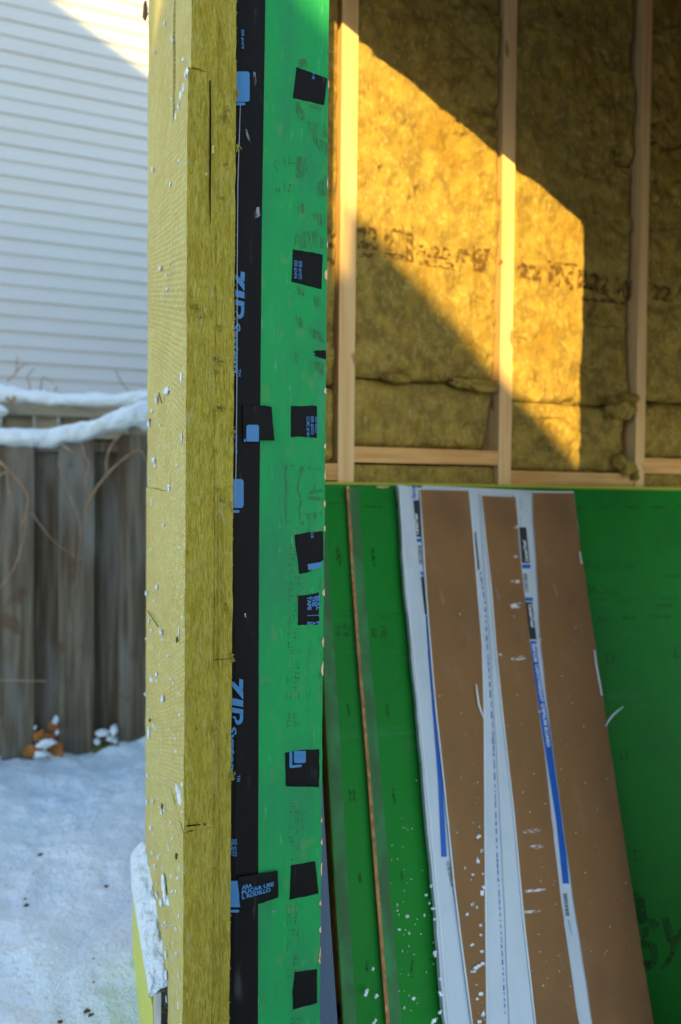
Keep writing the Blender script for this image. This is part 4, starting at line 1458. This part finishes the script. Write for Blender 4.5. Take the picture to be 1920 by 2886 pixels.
bar_letter(st, [[(1780, 2510), (1798, 2518), (1812, 2530), (1816, 2540), (1786, 2536)], [(1786, 2540), (1818, 2534), (1822, 2560), (1826, 2588), (1790, 2580)], [(1790, 2580), (1824, 2584), (1822, 2600), (1800, 2608), (1794, 2600)],
                [(1822, 2592), (1838, 2588), (1852, 2596), (1860, 2608), (1838, 2622), (1832, 2606)], [(1808, 2622), (1832, 2606), (1826, 2640), (1812, 2648)],
                [(1806, 2648), (1836, 2652), (1854, 2670), (1856, 2695), (1846, 2720), (1830, 2734), (1818, 2732), (1836, 2700), (1836, 2684), (1820, 2670), (1808, 2668)], [(1806, 2710), (1836, 2704), (1830, 2734), (1822, 2736)],
                [(1864, 2588), (1882, 2582), (1900, 2640), (1912, 2660), (1900, 2690), (1884, 2722), (1866, 2736), (1862, 2728), (1884, 2690), (1890, 2670), (1876, 2640)], [(1900, 2640), (1922, 2610), (1930, 2620), (1908, 2666)]])
o = st.build('stamp', M['stamp_dark'], tR)
o['kind'] = 'stuff'

# leftmost panel
tL = lean_thing('sheathing_panel', 930, 2000, 0.0125, 'green panel standing farthest left, half hidden by the wall end', 'panel', GP)
board('p', [(868, 1366), (890, 1600), (912, 1900), (938, 2400), (968, 2886)], [(1150, 1370), (1330, 2886)], 0.0125, 0.011, tL, M['zip_in'], M['osb'], part='green_board', seed=2)
mb = MB()
flat(mb, [(872, 1375), (912, 1375), (930, 1650), (950, 1950), (976, 2400), (1004, 2886), (971, 2886), (941, 2400), (915, 1900), (893, 1600)], H(0.0125), LEAN_N, .0004)
mb.build('worn_edge', M['zip_edge'], tL)
st = MB()
for (u, v) in ((950, 1560), (957, 1578), (980, 2000), (985, 2240), (996, 2240), (1013, 2470), (1032, 2720)):
    flat(st, [(u - 3, v - 18), (u + 4, v - 18), (u + 6, v + 18), (u - 1, v + 18)], H(0.0125), LEAN_N, .0008)
o = st.build('stamp', M['stamp_dark'], tL)
o['kind'] = 'stuff'
st = MB()
flat(st, [(925, 1415), (974, 1416), (974, 1423), (925, 1422)], H(0.0125), LEAN_N, .0008)
for (u0, v0, u1, v1) in ((945, 1758, 958, 1795), (966, 1758, 986, 1796), (930, 1718, 998, 1721), (950, 1735, 998, 1738)):
    flat(st, [(u0, v0), (u1, v0), (u1 + 2, v1), (u0 + 2, v1)], H(0.0125), LEAN_N, .0008)
lettering(st, 'END', hitl(960, 1404, 0.0125), hitl(1000, 1404, 0.0125), LEAN_N, 0.014, .0008)
o = st.build('stamp', M['stamp_faint'], tL)
o['kind'] = 'stuff'

# middle panel
tM = lean_thing('sheathing_panel', 1050, 2000, 0.025, 'green panel with brown left edge, tucked behind the white gypsum strips', 'panel', GP)
lm = [(979, 1372), (993, 1600), (1010, 1840), (1036, 2150), (1062, 2500), (1092, 2886)]
board('p', lm, [(1300, 1380), (1480, 2886)], 0.025, 0.0115, tM, M['zip_in'], M['osb'], part='green_board', seed=3)
mb = MB()
flat(mb, [(u + 1, v + 3) for u, v in lm] + [(u + (30 + 10 * (v - 1372) / 1514), v) for u, v in lm[::-1]], H(0.025), LEAN_N, .0004)
mb.build('worn_edge', M['zip_edge'], tM)
mb = MB()
flat(mb, [(u - 3, v) for u, v in lm] + [(u + 4 + 3 * (v - 1372) / 1514, v) for u, v in lm[::-1]], H(0.025), LEAN_N, .0006)
mb.build('bare_edge', M['osb'], tM)
mb = MB()
flat(mb, [(1060, 1370), (1100, 1371), (1094, 1374), (1078, 1376), (1070, 1375), (1062, 1374)], H(0.025), LEAN_N, .0012)
flat(mb, [(977, 1371), (986, 1371), (984, 1376), (978, 1377)], H(0.025), LEAN_N, .0012)
o = mb.build('edge_chips', M['chip'], tM)
o['kind'] = 'stuff'
st = MB()
for (u, v) in ((1050, 1560), (1052, 1582), (1089, 1995), (1091, 2013), (1106, 2235), (1110, 2252), (1130, 2470), (1160, 2715), (1158, 2740)):
    flat(st, [(u - 3, v - 14), (u + 4, v - 14), (u + 6, v + 14), (u - 1, v + 14)], H(0.025), LEAN_N, .0008)
flat(st, [(1022, 1424), (1076, 1426), (1076, 1431), (1022, 1429)], H(0.025), LEAN_N, .0008)
flat(st, [(1206, 2700), (1222, 2698), (1222, 2706), (1208, 2708)], H(0.025), LEAN_N, .0008)
o = st.build('stamp', M['stamp_dark'], tM)
o['kind'] = 'stuff'
st = MB()
lettering(st, 'OC-22', hitl(1120, 1406, 0.025), hitl(1056, 1405, 0.025), LEAN_N, 0.016, .0008)
for (u0, v0, u1, v1) in ((1045, 1770, 1062, 1800), (1070, 1765, 1090, 1800), (1045, 1728, 1140, 1731), (1045, 1738, 1120, 1741), (1048, 1748, 1118, 1752)):
    flat(st, [(u0, v0), (u1, v0), (u1 + 2, v1), (u0 + 2, v1)], H(0.025), LEAN_N, .0008)
o = st.build('stamp', M['stamp_faint'], tM)
o['kind'] = 'stuff'

# blue-grey sheet in the gap beside the wall end
tG = thing('grey_sheet', (0.15, 0.05, -0.3), 'blue grey sheet standing in the dark gap beside the wall end', 'sheet')
mb = MB()
fg = lambda u, v: hit(u, v, 'y', 0.05)
q = [fg(880, 2180), fg(909, 2200), fg(915, 2320), fg(932, 2600), fg(952, 2886), fg(960, 3050), fg(880, 3050)]
mb.prism(q, Vector((0, 0.012, 0)))
mb.build('sheet', M['grey_board'], tG)

# ------------------------------------------------------------------ gypsum strips
GT = 0.0125
GS = 'gypsum board strips leaning on the green panels'


def gyp(off, left, right, face, label, seed, name='gypsum_strip', jit=0.0007, thick=GT):
    um = (left[0][0] + right[0][0]) / 2
    t = lean_thing(name, um, left[0][1] + 60, off, label, 'gypsum strip', GS)
    board('c', left, right, off, thick, t, face, M['gyp'], jitter=jit, part='board', seed=seed)
    return t


W0 = 0.038
t0 = gyp(W0, [(1190, 1368), (1340, 2886)], [(1618, 1388), (1790, 2886)], M['gyp'], 'white gypsum sheet showing only as a pale band above the brown strips', 4)
W1 = 0.051
t1 = gyp(W1, [(1120, 1366), (1128, 1430), (1133, 1560), (1148, 1720), (1160, 1840), (1180, 2050), (1205, 2330), (1230, 2600), (1254, 2886)],
         [(1196, 1376), (1210, 1560), (1230, 1840), (1255, 2150), (1290, 2500), (1345, 2886)], M['gyp'], 'white faced gypsum strip with torn left edge, leftmost of the strips', 5, jit=0.0012)
# ridge of torn paper along its left edge
mb = MB()
lw = [(1124, 1372), (1138, 1560), (1154, 1740), (1166, 1840), (1188, 2060), (1214, 2340), (1240, 2600), (1264, 2886)]
mb.tube([hitl(u, v, W1 + .0005) for u, v in lw], .0016, 6)
mb.build('paper_ridge', M['paper_white'], t1, smooth=True)
W2 = 0.0505
t2 = gyp(W2, [(1322, 1384), (1336, 1560), (1352, 1700), (1362, 1830), (1366, 2000), (1368, 2400), (1373, 2886)], [(1352, 1388), (1366, 1560), (1392, 1840), (1418, 2150), (1440, 2500), (1462, 2886)], M['gyp'],
         'narrow white gypsum strip between the left and middle brown strips', 6)
W2b = 0.0535
t2b = gyp(W2b, [(1350, 1390), (1366, 1600), (1384, 1840), (1402, 2150), (1420, 2500), (1436, 2886)], [(1366, 1396), (1390, 1600), (1418, 1840), (1440, 2150), (1466, 2500), (1508, 2886)], M['gyp'],
          'sliver of white gypsum strip right of the blue print line', 7, thick=0.002)
W3 = 0.051
t3 = gyp(W3, [(1450, 1396), (1466, 1560), (1490, 1840), (1530, 2150), (1570, 2500), (1625, 2886)], [(1506, 1390), (1516, 1660), (1524, 1800), (1556, 2080), (1610, 2500), (1678, 2886)], M['gyp'],
         'white gypsum strip with a long blue label left of the right brown strip', 8)
WB = 0.0556
brown_specs = [
    ('left brown paper faced gypsum strip, beside the torn white strip', [(1183, 1380), (1190, 1500), (1200, 1660), (1214, 1840), (1228, 2000), (1250, 2200), (1280, 2500), (1300, 2660), (1330, 2886)],
     [(1322, 1384), (1334, 1500), (1348, 1680), (1360, 1820), (1365, 2000), (1368, 2400), (1373, 2886)]),
    ('middle brown paper faced gypsum strip, narrowest of the three', [(1356, 1397), (1368, 1520), (1384, 1660), (1398, 1840), (1420, 2050), (1448, 2300), (1476, 2600), (1508, 2886)],
     [(1454, 1402), (1464, 1540), (1482, 1700), (1500, 1860), (1530, 2080), (1560, 2350), (1590, 2600), (1632, 2886)]),
    ('right brown paper faced gypsum strip, widest and in front of green', [(1500, 1388), (1504, 1480), (1514, 1640), (1522, 1800), (1545, 2000), (1584, 2300), (1620, 2560), (1670, 2886)],
     [(1617, 1388), (1636, 1540), (1660, 1700), (1690, 1900), (1716, 2080), (1752, 2320), (1790, 2560), (1843, 2886)]),
]
tb = []
for i, (lab, l, r) in enumerate(brown_specs):
    tb.append(gyp(WB if i != 2 else WB - 0.0010, l, r, M['brown'], lab, 20 + i, jit=0.0009, thick=0.0040))
# thin white paper rims on the brown strips' edges
for i, side, seg in ((0, 1, None), (1, 1, None), (0, 2, None), (2, 2, [(1634, 1555), (1640, 1590)]), (2, 2, [(1676, 1832), (1680, 1870), (1697, 1960)])):
    lab, l, r = brown_specs[i]
    src = seg if seg else (l if side == 1 else r)
    off = WB if i != 2 else WB - 0.0010
    sgn = -1 if side == 1 else 1
    mb = MB()
    pts = []
    for (u, v) in src:
        pts.append(hitl(u, v, off) + Vector((-sgn * 0.0006, 0, 0)) + LEAN_N * 0.0004)
    mb.tube(pts, .0018 if not seg else .0022, 5)
    mb.build('paper_rim', M['paper_white'], tb[i], smooth=True)
# horizontal top rims
mb = MB()
mb.tube([hitl(1502, 1386.5, WB - .0010) + LEAN_N * .0004, hitl(1616, 1387, WB - .0010) + LEAN_N * .0004], .0022, 5)
mb.build('paper_rim', M['paper_white'], tb[2], smooth=True)


def bands(parent, off, items, name):
    """items: (material key, v0, v1); centre line and half width as functions of v"""
    for key, q in items:
        mb = MB()
        flat(mb, q, H(off), LEAN_N, .0006)
        mb.build(name, M[key], parent)


def along(l, v):
    return float(np.interp(v, [q[1] for q in l], [q[0] for q in l]))


e1 = [(1183, 1380), (1190, 1500), (1200, 1660), (1206, 1740), (1214, 1840), (1250, 2200), (1268, 2420)]


def band_q(edge, v0, v1, da0, db0, da1, db1):
    vs_ = [v for v in np.linspace(v0, v1, max(2, int((v1 - v0) / 60) + 2))]
    L_ = [(along(edge, v) + da0 + (da1 - da0) * (v - v0) / (v1 - v0), v) for v in vs_]
    R_ = [(along(edge, v) + db0 + (db1 - db0) * (v - v0) / (v1 - v0), v) for v in vs_]
    return L_ + R_[::-1]


bands(t1, W1, [('lab_black', band_q(e1, 1410, 1513, -20, -4, -17, -4)), ('lab_blue', band_q(e1, 1518, 1528, -17, -4, -17, -4)), ('lab_blue', band_q(e1, 1612, 1621, -13, -4, -12, -4)),
               ('lab_black', band_q(e1, 1625, 1732, -12, -4, -8, -2)), ('lab_blue', band_q(e1, 1737, 2200, -6, -2, -16, -3)), ('lab_blue', band_q(e1, 2200, 2415, -16, -3, -24, -8))], 'label_band')
mb = MB()
for k in range(16):
    v = 1538 + k * 3.5
    w = random.choice([1.0, 1.6, 2.2])
    u = along(e1, v)
    flat(mb, [(u - 15, v), (u - 5, v), (u - 5, v + w), (u - 15, v + w)], H(W1), LEAN_N, .0008)
for k in range(22):
    v = 2428 + k * 3.3
    w = random.choice([1.0, 1.6, 2.2])
    u = along([(1268, 2420), (1286, 2510)], v)
    flat(mb, [(u - 13, v), (u - 1, v), (u - 1, v + w), (u - 13, v + w)], H(W1), LEAN_N, .0008)
o = mb.build('barcode', M['lab_black'], t1)
o['kind'] = 'stuff'
mb = MB()
lettering(mb, 'CertainTeed', hitl(1180, 1507, W1), hitl(1176, 1449, W1), LEAN_N, 0.0085, .0010, 0, .03)
mb.build('label_lettering', M['paper_white'], t1)
mb = MB()
lettering(mb, 'Easi-Lite', hitl(1171, 1406, W1), hitl(1170, 1368, W1), LEAN_N, 0.010, .0010, .2, .03)
mb.build('label_lettering', M['lab_blue'], t1)
mb = MB()
lettering(mb, 'LIGHTWEIGHT', hitl(1276, 2512, W1), hitl(1284, 2552, W1), LEAN_N, 0.004, .0010)
mb.build('label_lettering', M['lab_blue'], t1)

# label on the third white strip
c3 = [(1474, 1484), (1480, 1585), (1490, 1700), (1500, 1800), (1510, 1880), (1540, 2080), (1574, 2310), (1592, 2490)]


def bq3(v0, v1, a0, b0, a1, b1):
    return band_q(c3, v0, v1, a0, b0, a1, b1)


bands(t3, W3, [('lab_black', bq3(1486, 1587, -11, 9, -9, 13)), ('lab_blue', bq3(1591, 1602, -9, 14, -9, 14)), ('lab_blue', bq3(1684, 1694, -9, 13, -9, 13)), ('lab_black', bq3(1697, 1802, -9, 10, -7, 12)),
               ('lab_blue', bq3(1807, 2080, -7, 9, -9, 12)), ('lab_blue', bq3(2080, 2490, -9, 12, -6, 12))], 'label_band')
mb = MB()
for k in range(16):
    v = 1617 + k * 3.4
    w = random.choice([1.0, 1.6, 2.2])
    u = along(c3, v)
    flat(mb, [(u - 8, v), (u + 3, v), (u + 3, v + w), (u - 8, v + w)], H(W3), LEAN_N, .0008)
for k in range(20):
    v = 2518 + k * 3.3
    w = random.choice([1.0, 1.6, 2.2])
    u = along([(1593, 2500), (1604, 2600)], v)
    flat(mb, [(u - 8, v), (u + 3, v), (u + 3, v + w), (u - 8, v + w)], H(W3), LEAN_N, .0008)
o = mb.build('barcode', M['lab_black'], t3)
o['kind'] = 'stuff'
mb = MB()
lettering(mb, 'CertainTeed', hitl(1489, 1583, W3), hitl(1481, 1524, W3), LEAN_N, 0.0095, .0010, 0, .03)
mb.build('label_lettering', M['paper_white'], t3)
mb = MB()
lettering(mb, 'CertainTeed', hitl(1489, 1703, W3), hitl(1497, 1767, W3), LEAN_N, 0.0095, .0010, 0, .03)
mb.build('label_lettering', M['paper_white'], t3)
mb = MB()
lettering(mb, 'Easi-Lite', hitl(1499, 1814, W3), hitl(1506, 1866, W3), LEAN_N, 0.0105, .0010, .2, .02)
mb.build('label_lettering', M['paper_white'], t3)
mb = MB()
lettering(mb, 'LIGHTWEIGHT GYPSUM BOARD', hitl(1508, 1874, W3), hitl(1542, 2105, W3), LEAN_N, 0.0085, .0010, 0, .02)
mb.build('label_lettering', M['paper_white'], t3)
mb = MB()
for v0, v1, u0 in ((1402, 1440, 1462), (1405, 1436, 1468), (1452, 1484, 1464)):
    flat(mb, [(u0, v0), (u0 + 4, v0), (u0 + 6, v1), (u0 + 2, v1)], H(W3), LEAN_N, .0008)
for v0 in (2608, 2614):
    flat(mb, [(1598, 2590), (1606, 2592), (1614, 2636), (1608, 2634)], H(W3), LEAN_N, .0008)
o = mb.build('label_lettering', M['lab_pale'], t3)
o['kind'] = 'stuff'
# blue broken print line on the narrow white strip
mb = MB()
pl = [(1354, 1600), (1368, 1700), (1372, 1780), (1380, 1900), (1390, 2050), (1396, 2200), (1402, 2400), (1412, 2600), (1420, 2750), (1426, 2886)]
rr = random.Random(3)
v = 1612
while v < 2860:
    h = rr.uniform(4, 22)
    u, u2 = along(pl, v), along(pl, v + h)
    w = rr.uniform(2.0, 4.0)
    flat(mb, [(u - w, v), (u, v), (u2, v + h), (u2 - w, v + h)], H(W2), LEAN_N, .0008)
    v += h + rr.uniform(2, 12)
o = mb.build('print_line', M['lab_blue'], t2)
o['kind'] = 'stuff'
mb = MB()
for v0, v1, u0, u1 in ((1500, 1606, 1338, 1350),):
    flat(mb, [(u0 - 1, v0), (u0 + 3, v0), (u1 + 2, v1), (u1 - 3, v1)], H(W2), LEAN_N, .0008)
mb.build('label_band', M['lab_black'], t2)
# curls of torn paper


def curl(pts, off, w, parent):
    mb = MB()
    P = [hitl(u, v, off + k) for u, v, k in pts]
    n_ = len(P)
    vs, fs = [], []
    for i, p_ in enumerate(P):
        t = (P[min(i + 1, n_ - 1)] - P[max(i - 1, 0)]).normalized()
        s = t.cross(LEAN_N).normalized() * w * (0.35 + math.sin(math.pi * (i + .4) / n_))
        vs += [p_ - s, p_ + s, p_ + s - LEAN_N * .0008, p_ - s - LEAN_N * .0008]
    for i in range(n_ - 1):
        for a in range(4):
            b = (a + 1) % 4
            fs.append((4 * i + a, 4 * i + b, 4 * i + 4 + b, 4 * i + 4 + a))
    mb.add(vs, fs)
    mb.build('paper_curl', M['paper_white'], parent, smooth=True)


curl([(1343, 1928, .012), (1346, 1955, .010), (1350, 1985, .007), (1357, 2005, .003), (1364, 2024, .001)], WB, .0016, tb[0])
curl([(1757, 1992, .014), (1742, 2003, .014), (1728, 2016, .010), (1717, 2030, .005), (1708, 2046, .001)], WB - .0010, .0015, tb[2])
curl([(1524, 1798, .006), (1521, 1812, .004), (1517, 1824, .001)], WB - .0010, .0012, tb[2])
# chalky smudges and dust on the brown paper
mb = MB()
for (u, v, w, h) in ((1452, 1640, 14, 7), (1455, 1706, 20, 9), (1462, 1855, 22, 6), (1450, 1570, 8, 5), (1452, 1485, 8, 5), (1500, 2342, 26, 6), (1512, 2386, 24, 5), (1500, 2510, 40, 4), (1490, 2570, 34, 4), (1408, 1845, 7, 4), (1530, 2005, 14, 4)):
    P = [(u + w * math.cos(t), v + h * math.sin(t) - w * .1 * math.cos(t)) for t in np.linspace(0, 2 * math.pi, 13)[:-1]]
    flat(mb, P, H(WB), LEAN_N, .0007)
o = mb.build('chalk_smudge', M['chalk'], tb[1])
o['kind'] = 'stuff'

# crumbs of snow blown onto the boards
sn = MB()
rs = random.Random(17)
for i, (u, v, a, b) in enumerate([(1350, 2358, 12, 9), (1346, 2426, 7, 12), (1310, 2446, 5, 5), (1334, 2466, 7, 6), (1328, 2480, 4, 4), (1358, 2516, 11, 13), (1362, 2500, 8, 8), (1332, 2548, 9, 5), (1343, 2556, 6, 6), (1318, 2576, 8, 7),
                                  (1355, 2608, 8, 5), (1356, 2634, 8, 5), (1328, 2664, 12, 5), (1358, 2680, 6, 5), (1348, 2726, 22, 10), (1360, 2716, 12, 8), (1336, 2736, 12, 7), (1356, 2800, 12, 9), (1346, 2816, 9, 5), (1360, 2858, 12, 10),
                                  (1350, 2880, 10, 7), (1358, 2398, 6, 7), (1352, 2330, 4, 4), (1362, 2462, 4, 5)]):
    c = hitl(u, v, WB + .001)
    for q_ in range(3):
        sn.blob((c.x + rs.uniform(-.4, .4) * a * .0007, c.y, c.z + rs.uniform(-.4, .4) * b * .0007), a * .00036 * rs.uniform(.4, 1), .0016, b * .0004 * rs.uniform(.5, 1), i + 2 + q_ * 7, 1.2, 8)
for i, (u, v, a) in enumerate([(1214, 2498, 6), (1200, 2522, 5), (1220, 2560, 7), (1226, 2590, 6), (1148, 2582, 6), (1124, 2618, 5), (1153, 2666, 3), (1228, 2680, 9), (1226, 2692, 6), (1242, 2800, 9), (1240, 2850, 8), (1222, 2878, 10), (1168, 2814, 7),
                               (1050, 2732, 7), (1035, 2795, 10), (1060, 2808, 7), (1140, 2838, 5), (1135, 2678, 4), (1120, 2548, 4), (1212, 2545, 4), (1196, 2580, 4), (1152, 2630, 4), (1055, 2880, 8), (1240, 2760, 5)]):
    c = hitl(u, v, (W1 if u > 1190 else 0.026) + .001)
    for q_ in range(3):
        sn.blob((c.x + rs.uniform(-.5, .5) * a * .0007, c.y, c.z + rs.uniform(-.5, .5) * a * .0007), a * .00042 * rs.uniform(.5, 1), .002, a * .0004 * rs.uniform(.5, 1), i + 80 + q_ * 9, 1.2, 7)
for _ in range(55):
    u, v = rs.uniform(1100, 1250), rs.uniform(2200, 2886)
    if u > 1120 + (v - 1366) * .088:
        continue
    c = hitl(u, v, .026)
    s = rs.uniform(.0005, .0014)
    sn.blob((c.x, c.y, c.z), s, s, s, rs.random() * 50, .3, 4)
for _ in range(90):
    k = rs.randrange(3)
    v = rs.uniform(1700, 2886)
    l, r = brown_specs[k][1], brown_specs[k][2]
    u = rs.uniform(along(l, v) + 6, along(r, v) - 6)
    c = hitl(u, v, WB if k != 2 else WB - .0010)
    s = rs.uniform(.0004, .0013)
    sn.blob((c.x, c.y, c.z), s, s * .6, s, rs.random() * 50, .3, 4)
o = sn.build('snow_crumbs', M['snow'], smooth=True)
tag(o, 'crumbs of snow scattered on the leaning green and brown boards', 'snow', kind='stuff')

# ================================================================== rest of the bay and added sun blockers, outside the picture
bay = thing('bay_roof', (1.2, 0.3, 2.47), 'flat boarded roof over the open bay, above the picture', 'roof')
MB().box(-0.12, 2.75, -0.12, TB + 0.2, 2.62, 2.74).build('deck', M['ply'], bay)
rw = thing('side_wall', (2.62, 0.3, -0.3), 'plain boarded side wall closing the bay on the right', 'wall')
MB().box(2.60, 2.75, -0.05, TB + 0.2, -0.36, 2.615).build('boarding', M['ply'], rw)

# unseen front wall added beside the camera: the opening's right edge and sloping head cut the patch of sunlight
T0 = -0.15
dt = TB - T0
cR = hit(1657, 632, 'y', TB)
cL = hit(935, 40, 'y', TB)
xr0, zr0_ = cR.x - SUN_A * dt, cR.z + SUN_B * dt
slope = (cR.z - cL.z) / (cR.x - cL.x)
fw = thing('sun_mask_wall', (xr0 + 0.8, T0, -0.36), 'unseen boarded front wall, added and shaped to cut the patch of sunlight', 'wall')
mb = MB()
q = [Vector((xr0, T0, -0.36)), Vector((xr0 + 0.56, T0, -0.36)), Vector((xr0 + 0.56, T0, 1.30)), Vector((2.75, T0, 1.30)), Vector((2.75, T0, 2.8)), Vector((-0.35, T0, 2.8)), Vector((-0.35, T0, zr0_ + slope * (-0.35 - xr0))), Vector((xr0, T0, zr0_))]  # low gap at the right shaped to let fill light into the bay
mb.prism(q, Vector((0, 0.03, 0)))
mb.build('boarding', M['ply'], fw)

# unseen house outline added behind the camera: its gables throw the softer shadow edges
T1 = -6.0
bx = lambda p_: (p_.x - SUN_A * (p_.y - T1), p_.z + SUN_B * (p_.y - T1))
P1_, P2_ = bx(hit(1000, 590, 'y', TB)), bx(hit(1625, 1290, 'y', TB))
sl = (P2_[1] - P1_[1]) / (P2_[0] - P1_[0])
j1, j2 = bx(J(857, 0)), bx(J(928, 67))
slj = -0.85
s1, s2 = bx(hit(165, 0, 'y', SY)), bx(hit(415, 200, 'y', SY))
sl2 = (s2[1] - s1[1]) / (s2[0] - s1[0])
yh = thing('shadow_caster_house', (-5, T1 - 2, -0.36), 'unseen house outline with low wing, added behind the camera to cast shadow edges', 'house')
xp = s2[0] + 0.25
xn = (j2[0] + P1_[0]) / 2
jm = ((j1[0] + j2[0]) / 2, (j1[1] + j2[1]) / 2)
q = [(s1[0] - 1.7, -0.36), (s1[0] - 1.7, s1[1] + sl2 * -1.7), (xp, s2[1] + sl2 * 0.25), (xp, -0.36)]
mb = MB()
mb.prism([Vector((a, T1 - 0.01, b)) for a, b in q], Vector((0, -2.0, 0)))
mb.build('wall', M['house'], yh)
q = [(xp + .01, -0.36), (xp + .01, jm[1] + slj * (xp - jm[0])), (xn, jm[1] + slj * (xn - jm[0])), (xn + .005, P1_[1] + sl * (xn - P1_[0])),
     (P2_[0] + 0.5, P2_[1] + sl * 0.5), (P2_[0] + 0.5, -0.36)]
mb = MB()
mb.prism([Vector((a, T1, b)) for a, b in q], Vector((-0.4, -1.0, 0)) * 1.6)
mb.build('shadow_caster_wing', M['house'], yh)
